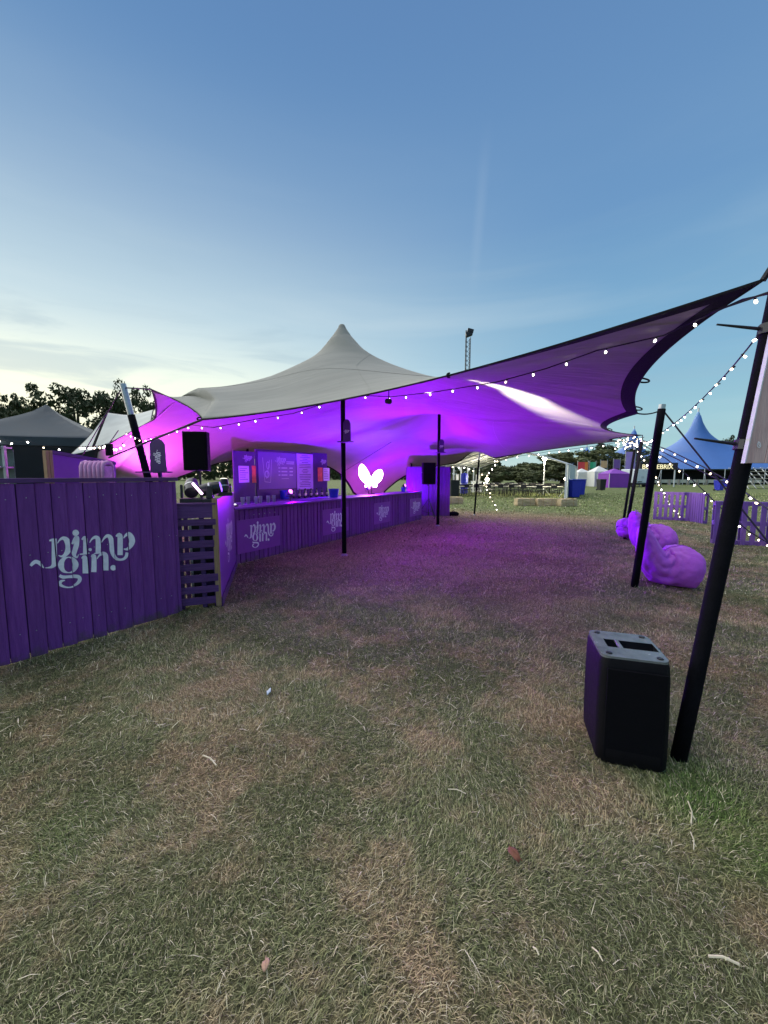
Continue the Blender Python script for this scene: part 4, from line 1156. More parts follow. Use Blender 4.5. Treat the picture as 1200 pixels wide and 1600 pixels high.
# ------------------------------------------------------------------ stage lamps (each inside a lamp housing; some are added fill)
M_par_lens = mat('lit_par_lens', (.5, .2, .8), .2, 0, emit=(.60, .10, 1.0), estr=5.0)
M_par_lens.cycles.emission_sampling = 'NONE'
def par_can(loc, aim, color, watts, spot_deg, label, blend=.7, size=.08, name='par_can_light', lens=None, group='wash lights under the tent', mount='bracket', s=1.0, squeeze=1.0):
    loc, aim = Vector(loc), Vector(aim)
    o = empty(name, label, 'stage light', loc=loc, group=group)
    q = (aim - loc).to_track_quat('Z', 'Y').to_matrix() * s
    mb = MB(); mb.lathe([(.05, -.12), (.075, -.10), (.085, .0), (.085, .05), (.078, .05), (.07, .03)], 16, M=q); auto_smooth(mb.build('housing', M_plastic, o), 40)
    mb = MB(); mb.lathe([(.070, .030), (.06, .036), (.03, .04)], 16, M=q); mb.build('lens', lens or M_par_lens, o)
    mb = MB(); mb.tube([Vector((-.10, 0, 0)), Vector((-.10, 0, -.10)), Vector((.10, 0, -.10)), Vector((.10, 0, 0))], .008, 6); mb.tube([Vector((0, 0, -.10)), Vector((0, 0, -(loc.z - .005 if mount == 'stand' else min(.22, max(.1, loc.z - .01)))))], .012, 6)
    if mount == 'hang':
        mb = MB(); mb.tube([Vector((0, 0, .02)), Vector((0, 0, .11))], .006, 6)
    mb.build('bracket', M_plastic, o)
    ld = bpy.data.lights.new('lamp', 'SPOT'); ld.energy = watts; ld.color = color; ld.spot_size = R(spot_deg); ld.spot_blend = blend; ld.shadow_soft_size = size
    lo = bpy.data.objects.new('lamp', ld); COL.objects.link(lo); lo.parent = o
    lo.location = q @ Vector((0, 0, .07)); lo.rotation_euler = (aim - loc).to_track_quat('-Z', 'Y').to_euler()
    lo.scale = (squeeze, 1, 1)
    return o
VIO = (.34, .015, 1.0); MAG = (.80, .03, 1.0)
VIO = (.30, .004, 1.0); MAG = (.85, .02, 1.0)
def canopy_at(px, py):               # the point of the sheet seen at a photo pixel, lowest in the tent first
    best = None
    r = ray(px, py); o = Vector((0, 0, CAM_Z))
    for p in TG.reshape(-1, 3)[::1]:
        v = Vector(p) - o; t = v.dot(r) / r.dot(r); d = (v - r * t).length / max(v.length, .1)
        if best is None or d < best[0]: best = (d, Vector(p))
    return best[1]
par_can(un(3.0, 7.2, .25), un(3.6, 6.4, 3.4), (.28, .0, 1.0), 680, 165, 'violet wash light on the grass behind the near end of the bar', 1.0)
par_can(un(6.6, 7.4, .25), un(6.6, 6.6, 3.4), (.15, .0, 1.0), 780, 165, 'violet wash light on the grass behind the middle of the bar', 1.0)
par_can(un(10.4, 7.0, .25), un(10.2, 6.0, 3.2), (.19, .0, 1.0), 780, 165, 'violet wash light on the grass behind the far bar end', 1.0)
for k_, aim_, e_, lb_ in ((1.85, un(2.6, 1.4, 3.3), 620, 'near the first cups'), (5.15, un(4.6, .4, 3.3), 1400, 'beyond the peak pole'), (7.55, un(8.8, .5, 3.2), 1400, 'beside the small bucket')):  # fill lamps added on the counter to colour the front canopy
    v = BAR0 + bdir * k_ + Vector((-bdir.y, bdir.x, 0)) * .42; v.z = BH + .20
    par_can(v, aim_, (.27, .0, 1.0), e_ * .95, 130, 'small violet wash light added on the bar %s' % lb_, 1.0, s=.7)
par_can(Vector((-6.25, 9.35, 1.20)), Vector((-5.65, 9.35, 2.6)), (.85, .07, 1.0), 520, 165, 'magenta uplight close to the back sheet behind the near fence', 1.0, lens=mat('lit_magenta_lens', (.9, .6, .9), .2, 0, emit=(1.0, .5, 1.0), estr=20.0), mount='stand')
hp = min((Vector(p) for p in TG[1]), key=lambda p: (p - Vector((.55, 4.85, 2.6))).length)
par_can(hp + U * .12 + Vector((0, 0, -.09)), Vector((3.75, 7.62, 2.70)), (1.0, .90, .74), 6500, 30, 'small white spotlight hung inside the front tent edge', 1.0, .02, lens=mat('lit_white_lens', (.9, .9, .85), .2, 0, emit=(1, .95, .85), estr=10.0), mount='hang', s=.35, squeeze=.52)
par_can(Vector((-.45, 14.2, .35)), Vector((-.35, 16.4, 1.7)), (.6, .01, 1.0), 230, 120, 'magenta fill light added on the grass behind the butterfly light', 1.0, lens=MATS['lit_magenta_lens'])  # added lamp that strengthens the butterfly's glow on the back sheet
# ------------------------------------------------------------------ trees
def leaf_material(name, c1, c2):
    m = mat(name, c1, .7, .3, 1.5, col2=c2, spec=.2); return m
M_leaf_a = leaf_material('dark_oak_foliage', (.028, .042, .020), (.070, .085, .034))
M_leaf_b = leaf_material('green_hedgerow_foliage', (.085, .10, .045), (.18, .19, .085))
M_bark = mat('grey_bark', (.09, .075, .06), .9, .3, 8, .6, 20)
def crown_mesh(seed, rx, rz, clumps, per, leaf):
    r_ = np.random.default_rng(seed)
    # clumps of leaves through the volume, thinner underneath, with gaps
    cs = []
    while len(cs) < clumps:
        p = r_.normal(0, 1, 3); p /= np.linalg.norm(p); rad = r_.uniform(.45, 1.0) ** .6
        p = p * rad
        if p[2] < -.55: continue
        cs.append(p * np.array([rx, rx, rz]) * (1 + .18 * math.sin(3 * math.atan2(p[1], p[0]) + seed)))
    cs = np.array(cs); n = clumps * per
    c = np.repeat(cs, per, 0)
    sz = np.repeat(r_.uniform(.45, 1.15, clumps), per) * rx * .18
    d = r_.normal(0, 1, (n, 3)); d /= np.linalg.norm(d, axis=1)[:, None]
    P = c + d * (sz * r_.uniform(.2, 1.0, n) ** .5)[:, None] * np.array([1, 1, .7])
    nrm = r_.normal(0, 1, (n, 3)) + d * .8; nrm /= np.linalg.norm(nrm, axis=1)[:, None]
    t = np.cross(nrm, r_.normal(0, 1, (n, 3))); t /= np.linalg.norm(t, axis=1)[:, None]; b = np.cross(nrm, t)
    L_ = (leaf * r_.uniform(.6, 1.4, n))[:, None]; w = L_ * .42
    V = np.stack([P - t * L_, P - b * w, P + t * L_, P + b * w], 1).reshape(-1, 3)
    i = np.arange(n) * 4; F = np.stack([i, i + 1, i + 2, i + 3], 1).reshape(-1)
    me = bpy.data.meshes.new('crown')
    me.vertices.add(n * 4); me.vertices.foreach_set('co', V.reshape(-1).astype(np.float32))
    me.loops.add(n * 4); me.loops.foreach_set('vertex_index', F.astype(np.int32))
    me.polygons.add(n); me.polygons.foreach_set('loop_start', (np.arange(n) * 4).astype(np.int32)); me.polygons.foreach_set('loop_total', np.full(n, 4, np.int32))
    me.update(calc_edges=True)
    return me, cs
CROWNS = {}
def tree(loc, height, spread, kind, label, group, seed, trunk_h=None):
    key = (kind, seed % 3)
    if key not in CROWNS:
        CROWNS[key] = crown_mesh(seed % 3 + (0 if kind == 'a' else 40), 1.0, .62 if kind == 'a' else .85, 90 if kind == 'a' else 80, 60 if kind == 'a' else 95, .046 if kind == 'a' else .062)
        CROWNS[key][0].materials.append(M_leaf_a if kind == 'a' else M_leaf_b)
    me, cs = CROWNS[key]
    o = empty('tree', label, 'tree', loc=loc, rz=seed * 1.7, group=group)
    th = trunk_h if trunk_h is not None else height * .3
    rz_ = (height - th) / (1.62 if kind == 'a' else 1.85) ; cz = height - rz_ * (.62 if kind == 'a' else .85) * (1.0)
    sc = Vector((spread, spread, (height - th) / (1.24 if kind == 'a' else 1.6)))
    zc = height - sc.z * (.66 if kind == 'a' else .9)
    c = bpy.data.objects.new('crown', me); COL.objects.link(c); c.parent = o; c.location = (0, 0, zc); c.scale = sc
    mb = MB(); mb.tube([Vector((0, 0, -.1)), Vector((.05, .03, th * .5)), Vector((.0, .08, th)), Vector((.1, 0, zc + sc.z * .2))], [spread * .085, spread * .065, spread * .05, spread * .02], 9)
    rr = random.Random(seed)
    for k in range(9):
        q = cs[rr.randrange(len(cs))]; e = Vector((q[0] * sc.x * .85, q[1] * sc.y * .85, zc + q[2] * sc.z * .85))
        s0 = Vector((.02, .05, th * rr.uniform(.75, 1.15))); md = s0.lerp(e, .5) + Vector((rr.uniform(-.2, .2), rr.uniform(-.2, .2), .35))
        mb.tube([s0, md, e], [spread * .035, spread * .022, spread * .008], 6)
    mb.build('trunk', M_bark, o, smooth=True)
    return o
GT = 'trees behind the dark gazebo'; i = 0
for (px, top, Y, sp, kind, lb) in ((-40, 606, 46, 4.4, 'a', 'dark tree at the far left frame edge behind the gazebo'), (25, 622, 47, 3.4, 'a', 'lower dark tree left of the gazebo peak'), (118, 599, 44, 5.0, 'a', 'tallest dark tree, spreading right behind the gazebo peak'), (205, 604, 46, 3.6, 'a', 'dark tree behind the bare steel pole top'), (66, 640, 52, 3.0, 'b', 'small hazy tree between the two left crowns')):
    p = at(px, top, Y); tree((p.x, p.y, 0), p.z, sp, kind, lb, GT, 3 + i, p.z * .34); i += 1
GT = 'trees beyond the marquee'
for (px, top, Y, sp, kind, lb) in ((778, 728, 62, 5.0, 'b', 'round tree seen under the marquee roof, leftmost of that wood'), (812, 733, 60, 4.6, 'b', 'small round tree in front of the wood under the marquee'), (845, 722, 66, 6.0, 'b', 'broad tree just left of the floodlight glare'),
        (880, 708, 68, 6.0, 'b', 'tree right of the floodlight, behind the marquee post'), (912, 699, 70, 6.4, 'b', 'tall tree behind the red and orange banner'), (948, 694, 74, 7.0, 'a', 'tallest dark tree right of the marquee, behind the small big top'),
        (985, 704, 84, 6.4, 'a', 'dark tree top between the two blue big tops'), (741, 738, 64, 4.6, 'b', 'small tree glimpsed through the left of the marquee'), (1142, 683, 120, 5.6, 'a', 'far tree tip showing over the big top roof beside the plank sign'), (1165, 688, 124, 5.0, 'a', 'far low tree tip next to the plank sign')):
    p = at(px, top, Y); tree((p.x, p.y, 0), p.z, sp, kind, lb, GT, 3 + i, p.z * .12); i += 1
# the dark wood that closes the field far off
hedge = bpy.data.objects.new('woodland', None)
bpy.data.objects.remove(hedge)
def wood_mass():
    P = []; r_ = np.random.default_rng(5); n = 26000
    ang = r_.uniform(R(-75), R(75), n); d = r_.uniform(128, 150, n)
    x = np.sin(ang) * d; y = np.cos(ang) * d
    hgt = 5.5 + 2.0 * np.sin(ang * 9) + 1.5 * np.sin(ang * 31 + 1) + np.sin(ang * 77)
    z = hgt * r_.uniform(0, 1, n) ** .7
    C_ = np.stack([x, y, z], 1)
    nrm = r_.normal(0, 1, (n, 3)); nrm /= np.linalg.norm(nrm, axis=1)[:, None]
    t = np.cross(nrm, r_.normal(0, 1, (n, 3))); t /= np.linalg.norm(t, axis=1)[:, None]; b = np.cross(nrm, t)
    L_ = r_.uniform(.5, 1.1, n)[:, None]
    V = np.stack([C_ - t * L_, C_ - b * L_ * .6, C_ + t * L_, C_ + b * L_ * .6], 1).reshape(-1, 3)
    return V
V = wood_mass(); n = len(V) // 4
me = bpy.data.meshes.new('distant_wood'); me.from_pydata(V.tolist(), [], [(4 * k, 4 * k + 1, 4 * k + 2, 4 * k + 3) for k in range(n)]); me.materials.append(M_leaf_a)
wo = bpy.data.objects.new('distant_wood', me); COL.objects.link(wo); wo['kind'] = 'stuff'; tag(wo, 'far dark belt of woodland round the field', 'woodland')

# ------------------------------------------------------------------ dark gazebo and the pale sheet on the left
M_gaz = mat('dark_navy_canvas', (.036, .050, .062), .75, .15, 2, .15, 40)
M_gaz_in = mat('black_gazebo_wall', (.012, .014, .018), .85, .2, 4)
gz0 = at(72, 632, 14.0)
gaz = empty('pop_up_gazebo', 'dark navy pop-up gazebo with a peaked roof behind the near fence', 'gazebo', loc=(gz0.x, gz0.y, 0), rz=R(20))
EH, PH, HWg = at(100, 688, 13)[2], gz0.z, 2.35
G_ = np.zeros((17, 17, 3))
for a in range(17):
    for b in range(17):
        u_, v_ = a / 8 - 1, b / 8 - 1; m_ = max(abs(u_), abs(v_))
        G_[a, b] = (u_ * HWg, v_ * HWg, PH - (PH - EH) * (m_ ** .72) - .10 * (1 - abs(abs(u_) - abs(v_)) ** .5) * 0 - .05 * m_ * (1 - (min(abs(u_), abs(v_)) / max(m_, .01)) ** 2))
grid_object(G_, 'roof', M_gaz, gaz, .01)
for sx, sy in ((-1, -1), (1, -1), (1, 1), (-1, 1)):
    mb = MB(); mb.box((sx * (HWg - .04), sy * (HWg - .04), EH / 2), (.05, .05, EH)); mb.build('leg', M_gaz_in, gaz)
for (a, b) in (((-1, -1), (1, -1)), ((1, -1), (1, 1)), ((1, 1), (-1, 1)), ((-1, 1), (-1, -1))):
    A_, B_ = Vector((a[0] * HWg, a[1] * HWg, EH - .12)), Vector((b[0] * HWg, b[1] * HWg, EH - .12))
    mb = MB(); mb.beam(A_ * 1.002, B_ * 1.002, .02, .26); mb.build('valance', M_gaz, gaz)
    mb = MB(); A2, B2 = A_ * .985, B_ * .985; A2.z = B2.z = EH / 2 - .1; mb.beam(A2, B2, .015, EH - .3); mb.build('side_wall', M_gaz_in, gaz)
# pale sheet behind the stretch tent
M_pale = mat('pale_canvas', (.50, .51, .47), .8, .12, 1.5, .15, 20)
Q0, Q1, Q2, Q3 = at(108, 712, 9.8), at(236, 660, 9.6), at(240, 640, 12.5), at(166, 644, 12.0)
nn1 = chain([Q0, at(150, 702, 9.7), at(195, 680, 9.65), Q1], [8, 8, 8])
ff1 = chain([Q3, Q3.lerp(Q2, .5) - Vector((0, 0, .12)), Q2], [12, 12])
rr1 = chain([Q0, Q0.lerp(Q3, .5) - Vector((0, 0, .10)), Q3], [8, 8]); ll1 = chain([Q1, Q1.lerp(Q2, .5), Q2], [8, 8])
PG = membrane(nn1, ff1, rr1, ll1, [], 600)
aw = empty('awning_sheet', 'pale grey sheet awning sloping down behind the leaning steel-topped pole', 'awning', loc=(Q0.x, Q0.y, 0))
Al = Vector((Q0.x, Q0.y, 0))
grid_object(PG - np.array(tuple(Al)), 'sheet', M_pale, aw, .006)
hem(PG, lambda p: .05, 'hem', aw, Al)
mb = MB(); mb.tube([Q3 - Al, Vector((Q3.x, Q3.y, 0)) - Al], .04, 10); mb.build('support_pole', M_black, aw)
mb = MB(); mb.tube([Q0 - Al, Vector((Q0.x - .3, Q0.y, 0)) - Al], .03, 10); mb.build('support_pole', M_black, aw)
mb = MB(); mb.tube([at(168, 642, 11.4) - Al, at(146, 697, 9.5) - Al], .03, 8); mb.build('stay', M_black, aw)

# ------------------------------------------------------------------ behind the near fence
pp = at(80, 704, 6.2); pq = at(180, 722, 7.4)
ply = empty('plywood_screen', 'purple plywood screen with raw timber edge behind the near fence', 'screen', loc=(pp.x, pp.y, 0), rz=math.atan2(pq.y - pp.y, pq.x - pp.x))
PLn = math.hypot(pq.x - pp.x, pq.y - pp.y); h0 = pp.z
mb = MB(); mb.prism([(0, 0, .01), (PLn, 0, .01), (PLn, 0, pq.z), (0, 0, h0)], (0, 0, 0), (0, .02, 0)); mb.build('sheet', M_purple_flat, ply)
for k_ in (-.10, -.04):
    mb = MB(); mb.box((k_, -.01, h0 / 2), (.05, .06, h0 - .01)); mb.build('edge_post', M_raw_wood, ply, bevel=.003)
mb = MB(); mb.prism([(0, 0, h0 - .05), (PLn, 0, pq.z - .05), (PLn, 0, pq.z + .005), (0, 0, h0 + .005)], (0, -.025, 0), (0, -.002, 0)); mb.build('top_batten', M_purple_h, ply)
M_pink = mat('pale_pink_towelling', (.62, .30, .55), .9, .2, 20, .6, 90)
for i in range(6):
    p = at(127 + i * 6.8, 733, 5.6)
    o = empty('folded_towel', 'pale pink rolled towel in the row behind the fence, %s from the left' % ('first', 'second', 'third', 'fourth', 'fifth', 'sixth')[i], 'towel', loc=(p.x, p.y, p.z - .26), group='pink towels behind the fence')
    mb = MB(); hw = .030
    mb.tube([Vector((0, 0, .02)), Vector((0, 0, .30)), Vector((0, .03, .345)), Vector((0, .09, .36)), Vector((0, .15, .345)), Vector((0, .18, .30)), Vector((0, .18, .02))], hw, 8)
    for j, v in enumerate(mb.v): mb.v[j] = v + Vector((0, mnoise.noise(v * 20 + Vector((i, 0, 0))) * .012, mnoise.noise(v * 14 + Vector((0, i, 0))) * .012))
    mb.build('roll', M_pink, o, smooth=True)
    mb = MB(); mb.box((0, .09, .17), (.045, .15, .28)); mb.build('inner_fold', M_pink, o, bevel=.012)
p = at(146, 742, 5.65)
crate = empty('towel_rail', 'plain timber rail holding the pink towels behind the fence', 'rack', loc=(p.x, p.y, 0))
mb = MB(); mb.box((0, .09, p.z - .20), (.52, .20, .05)); mb.build('shelf', M_raw_wood, crate)
for sx in (-.22, .22):
    mb = MB(); mb.box((sx, .09, (p.z - .22) / 2), (.05, .16, p.z - .22)); mb.build('leg', M_raw_wood, crate)
p = at(171, 703, 7.8)
bx_ = empty('small_loudspeaker', 'small black loudspeaker hanging under the pale awning edge', 'loudspeaker', loc=p)
mb = MB(); mb.box((0, 0, 0), (.10, .10, .24)); mb.build('cabinet', M_cab, bx_, bevel=.01)
mb = MB(); mb.box((0, -.052, 0), (.085, .008, .21)); mb.build('grille', M_grille, bx_)
mb = MB(); mb.tube([Vector((0, 0, .12)), Vector((0, .3, .42))], .01, 6); mb.build('bracket', M_plastic, bx_)
p = at(4, 742, 7.5)
rk = empty('grey_rack', 'grey metal-framed rack at the left frame edge behind the fence', 'rack', loc=(p.x, p.y, 0))
for sx in (-.45, .07):
    mb = MB(); mb.box((sx, 0, 1.08), (.05, .05, 2.16)); mb.build('post', M_steel, rk)
for z in (.6, 1.2, 1.75, 2.13):
    mb = MB(); mb.box((-.19, .0, z), (.46, .40, .03)); mb.build('shelf', M_steel, rk)
mb = MB(); mb.box((-.19, .21, 1.1), (.48, .012, 2.0)); mb.build('back_sheet', mat('grey_green_tarp', (.13, .17, .16), .8, .3, 5), rk)

# ------------------------------------------------------------------ marquee with tables
M_wframe = mat('white_painted_frame', (.62, .64, .66), .5, .08, 10)
M_wcanvas = mat('white_marquee_canvas', (.66, .66, .62), .8, .06, 2)
M0 = gnd(883, 780.5)
mq = empty('marquee', 'open white frame marquee with curved roof bays beyond the lawn', 'marquee', loc=M0, rz=math.atan2(U.y, U.x))
MW, ML, ME, MR_ = 9.0, 12.0, 2.35, 3.75          # local x = length, y = width
nb_ = 7
def roofz(y): return ME + (MR_ - ME) * (1 - abs(y - MW / 2) / (MW / 2)) ** .92
for b_ in range(nb_):
    xx = ML * b_ / (nb_ - 1)
    mb = MB(); mb.tube([Vector((xx, MW * k / 12, roofz(MW * k / 12))) for k in range(13)], .055, 8); mb.build('rafter', M_wframe, mq)
    for yy in (0, MW):
        mb = MB(); mb.box((xx, yy, ME / 2), (.11, .11, ME)); mb.build('post', M_wframe, mq)
for k in range(9):
    yy = MW * (k / 8); mb = MB(); mb.tube([Vector((0, yy, roofz(yy) - .02)), Vector((ML, yy, roofz(yy) - .02))], .035, 6); mb.build('purlin', mat('grey_marquee_purlin', (.16, .17, .18), .6, .1, 8), mq)
for b_ in range(nb_ - 1):
    x0, x1 = ML * b_ / (nb_ - 1), ML * (b_ + 1) / (nb_ - 1); G2 = np.zeros((5, 13, 3))
    for a in range(5):
        for k in range(13):
            yy = MW * k / 12; G2[a, k] = (x0 + (x1 - x0) * a / 4, yy, roofz(yy) + .06 - .05 * math.sin(math.pi * a / 4))
    if b_ == 0:                     # the first bay is left open on the right-hand half
        G2 = G2[:, 6:]
    grid_object(G2, 'roof_sheet', M_wcanvas, mq, .01)
# pleated side wall on the right
for k in range(14):
    x0 = 1.0 + k * .62; mb = MB(); mb.prism([(x0, -.05, 0), (x0 + .31, .06, 0), (x0 + .62, -.05, 0), (x0 + .62, -.035, 0), (x0 + .31, .075, 0), (x0, -.035, 0)], (0, 0, .05), (0, 0, ME - .05)); mb.build('side_curtain', M_wcanvas, mq)
M_ttop = mat('pale_table_top', (.74, .68, .58), .5, .15, 6)
M_chair = mat('black_folding_chair', (.012, .012, .014), .5, .2, 10)
def make_table(loc, rz, label, L_=1.8, rnd=False):
    o = empty('trestle_table', label, 'table', loc=loc, rz=rz, group='tables in the marquee')
    mb = MB(); mb.box((0, 0, .735), (L_, .76, .035)); mb.build('table_top', M_ttop, o, bevel=.01)
    for sx in (-1, 1):
        mb = MB(); mb.tube([Vector((sx * L_ * .38, -.32, 0)), Vector((sx * L_ * .38, -.28, .715)), Vector((sx * L_ * .38, .28, .715)), Vector((sx * L_ * .38, .32, 0))], .018, 6); mb.build('leg', M_chair, o)
    return o
def make_chair():
    o = empty('folding_chair', 'x', 'chair', group='black folding chairs in the marquee')
    mb = MB(); mb.box((0, 0, .45), (.40, .40, .03)); mb.build('seat', M_chair, o, bevel=.008)
    mb = MB(); mb.box((0, .20, .74), (.40, .025, .24)); mb.build('backrest', M_chair, o, bevel=.008)
    for sx in (-.19, .19):
        mb = MB(); mb.tube([Vector((sx, -.22, 0)), Vector((sx, .20, .86))], .013, 6); mb.build('leg', M_chair, o)
        mb = MB(); mb.tube([Vector((sx * .9, .24, 0)), Vector((sx * .9, -.14, .44))], .013, 6); mb.build('leg', M_chair, o)
    return o
ch0 = make_chair(); first = True; ORD = ('first', 'second', 'third', 'fourth', 'fifth', 'sixth', 'seventh', 'eighth', 'ninth', 'tenth', 'eleventh', 'twelfth', 'thirteenth', 'fourteenth', 'fifteenth')
tspots = [(706, 768, 30), (722, 767, 31), (738, 768, 31), (758, 764, 33), (776, 768, 30), (796, 765, 32), (814, 766, 30), (834, 770, 28.5), (858, 769, 29), (870, 764, 33), (846, 762, 35), (824, 760, 37), (786, 760, 38), (806, 760, 39), (764, 760, 40)]
for i, (px, py, Y) in enumerate(tspots):
    v = at(px, 760, Y); rzt = math.atan2(U.y, U.x) + R(90) + random.uniform(-.12, .12)
    make_table((v.x, v.y, 0), rzt, 'pale trestle table in the marquee, %s from the left in the near rows' % ORD[i] if i < 10 else 'pale trestle table deep in the marquee, %s of the back row' % ORD[i - 10])
    for c_ in (0, 1, 4, 5):
        s_ = 1 if c_ % 2 else -1; lx = (c_ // 2 - 1) * .5
        d = Vector((math.cos(rzt), math.sin(rzt), 0)); e = Vector((-d.y, d.x, 0))
        pos = v + d * lx + e * (s_ * .62); 
        o = ch0 if first else copy_tree(ch0); first = False
        o.location = (pos.x, pos.y, 0); o.rotation_euler = (0, 0, rzt + (0 if s_ > 0 else math.pi) + random.uniform(-.3, .3))
        o['label'] = 'black folding chair on the %s side, %s place, of the %s marquee table' % ('far' if s_ > 0 else 'near', ('left', 'middle', 'right')[c_ // 2], ORD[i])
# things against the marquee's left side
for i, (px, y0, y1, wpx, Y, m_, nm, lb) in enumerate(((725, 747, 768, 11, 33, M_blue_pl, 'water_tank', 'tall blue water barrel stack in the marquee left corner'), (713, 752, 768, 8, 34, M_wframe, 'serving_counter', 'white serving counter in the marquee beside the blue barrels'), (744, 750, 766, 14, 36, M_wframe, 'serving_counter', 'white counter with fridges at the marquee back, right of the blue barrels'))):
    a = at(px, y1, Y); b = at(px, y0, Y); w = wpx / 600 * Y
    o = empty(nm, lb, nm.split('_')[-1], loc=(a.x, a.y, 0))
    if nm == 'water_tank':
        for q in range(2):
            mb = MB(); mb.lathe([(w * .42, 0), (w * .5, .08), (w * .5, .78), (w * .42, .86)], 16, (0, 0, .01 + q * .88)); mb.build('barrel', m_, o, smooth=False)
    else:
        mb = MB(); mb.box((0, 0, .5), (w, .6, 1.0)); mb.build('cabinet', m_, o, bevel=.02)
        mb = MB(); mb.box((0, 0, 1.02), (w + .1, .7, .04)); mb.build('worktop', m_, o)
        mb = MB(); mb.box((w * .2, .1, 1.35), (w * .4, .4, .6)); mb.build('fridge', M_wcanvas, o, bevel=.03)
# floodlight on a slim stand and a small lamp at the left
M_flood = mat('lit_floodlight', (.9, .9, .8), .3, 0, emit=(1.0, .93, .70), estr=60.0)
M_flood.cycles.emission_sampling = 'NONE'
def flood(px, py, Y, r_, watts, label):
    p = at(px, py, Y); o = empty('floodlight', label, 'floodlight', loc=(p.x, p.y, 0))
    mb = MB(); mb.tube([Vector((0, 0, 0)), Vector((0, 0, p.z - .1))], .04, 8); mb.build('stand', M_wframe, o)
    for k in range(3):
        a = k * 2.09; mb = MB(); mb.tube([Vector((0, 0, .6)), Vector((.5 * math.cos(a), .5 * math.sin(a), .01))], .02, 6); mb.build('leg', M_wframe, o)
    mb = MB(); mb.lathe([(r_ * .3, -r_), (r_ * .85, -r_ * .5), (r_, 0), (r_ * .85, r_ * .5), (r_ * .3, r_)], 16, (0, 0, p.z)); mb.build('lamp_globe', M_flood, o, smooth=True)
    ld = bpy.data.lights.new('lamp', 'POINT'); ld.energy = watts; ld.color = (1, .92, .75); ld.shadow_soft_size = r_ * 1.3
    lo = bpy.data.objects.new('lamp', ld); COL.objects.link(lo); lo.parent = o; lo.location = (0, -r_ * 2.6, p.z)
flood(851, 716, 31, .17, 500, 'bright floodlight globe on a slim white stand in the marquee')
flood(761, 749, 33, .15, 150, 'small warm globe lamp at the left of the marquee tables')
flood(884, 748, 27.6, .10, 60, 'small lamp fixed by the marquee corner post')

# ------------------------------------------------------------------ hay bales, bins
M_hay = mat('straw_bale', (.40, .30, .17), .95, .35, 25, 1.0, 60, col2=(.62, .50, .31))
def bale(loc, rz, label):
    o = empty('hay_bale', label, 'hay bale', loc=loc, rz=rz, group='hay bales on the lawn')
    bm = bmesh.new(); bmesh.ops.create_cube(bm, size=1); bmesh.ops.subdivide_edges(bm, edges=bm.edges[:], cuts=5, use_grid_fill=True)
    for v in bm.verts:
        v.co = v.co.lerp(v.co.normalized() * .62, .16)
        v.co = Vector((v.co.x * .98, v.co.y * .46, v.co.z * .38 + .19)); nzv = mnoise.noise_vector(v.co * 9 + Vector((loc[0], 0, 0))) * .04; v.co += nzv; v.co.z = max(0, v.co.z)
    me = bpy.data.meshes.new('straw'); bm.to_mesh(me); bm.free(); me.materials.append(M_hay)
    s_ = bpy.data.objects.new('straw', me); COL.objects.link(s_); s_.parent = o
    for xx in (-.22, .22):
        mb = MB(); mb.tube([Vector((xx, -.245, .0)), Vector((xx, -.245, .395)), Vector((xx, .245, .395)), Vector((xx, .245, .0))], .006, 5); mb.build('twine', mat('orange_twine', (.45, .25, .08), .9, .2, 20), o)
    return o
bp0 = gnd(820, 790)
for i, (dx, dy, rz, lb) in enumerate(((.0, .05, .09, 'straw bale at the left end of the row of three on the lawn'), (1.06, -.10, -.06, 'middle straw bale of the row of three on the lawn'), (2.02, -.35, .22, 'straw bale at the right end of the row of three on the lawn'))):
    bale((bp0.x + dx, bp0.y + dy, 0), rz, lb)
bb_ = gnd(706, 787); bale((bb_.x + .1, bb_.y, 0), .1, 'single straw bale peeping out beside the purple end wall')
M_bin_blk = mat('black_bin_plastic', (.014, .016, .018), .5, .2, 8)
def wheelie(loc, rz, m_, label, s=1.0):
    o = empty('wheelie_bin', label, 'bin', loc=loc, rz=rz, group='wheelie bins on the field')
    w0, w1, h = .48 * s, .58 * s, .98 * s
    mb = MB()
    mb.add([(-w0 / 2, -w0 / 2, .06), (w0 / 2, -w0 / 2, .06), (w0 / 2, w0 / 2, .06), (-w0 / 2, w0 / 2, .06), (-w1 / 2, -w1 / 2, h), (w1 / 2, -w1 / 2, h), (w1 / 2, w1 / 2 + .06, h), (-w1 / 2, w1 / 2 + .06, h)],
           [(0, 3, 2, 1), (4, 5, 6, 7), (0, 1, 5, 4), (1, 2, 6, 5), (2, 3, 7, 6), (3, 0, 4, 7)]); mb.build('body', m_, o, bevel=.03 * s)
    mb = MB(); mb.box((0, .02, h + .03), (w1 * 1.05, w1 * 1.16, .05)); mb.build('lid', m_, o, bevel=.02 * s)
    for sx in (-1, 1):
        mb = MB(); mb.tube([Vector((sx * w0 * .5, w0 * .5, .1)), Vector((sx * w0 * .58, w0 * .5, .1))], .1, 14); mb.build('wheel', M_bin_blk, o)
    return o
b_ = gnd(895, 778); wheelie((b_.x, b_.y, 0), .2, M_blue_pl, 'blue wheelie bin beside the marquee corner post, the nearer of the two', 1.25)
b_ = gnd(902, 774); wheelie((b_.x + .1, b_.y, 0), .1, M_blue_pl, 'blue wheelie bin half hidden behind its neighbour by the marquee', 1.25)
b_ = gnd(939, 766.5); wheelie((b_.x, b_.y, 0), .1, M_bin_blk, 'black bin on the far grass left of the small purple gazebo', 1.15)
b_ = gnd(709, 776); wheelie((b_.x, b_.y, 0), .1, M_bin_blk, 'black bin at the marquee left corner behind the single bale', 1.2)
b_ = gnd(1123, 767); wheelie((b_.x, b_.y, 0), .3, M_blue_pl, 'blue wheelie bin on the far grass in front of the big top', 1.05)
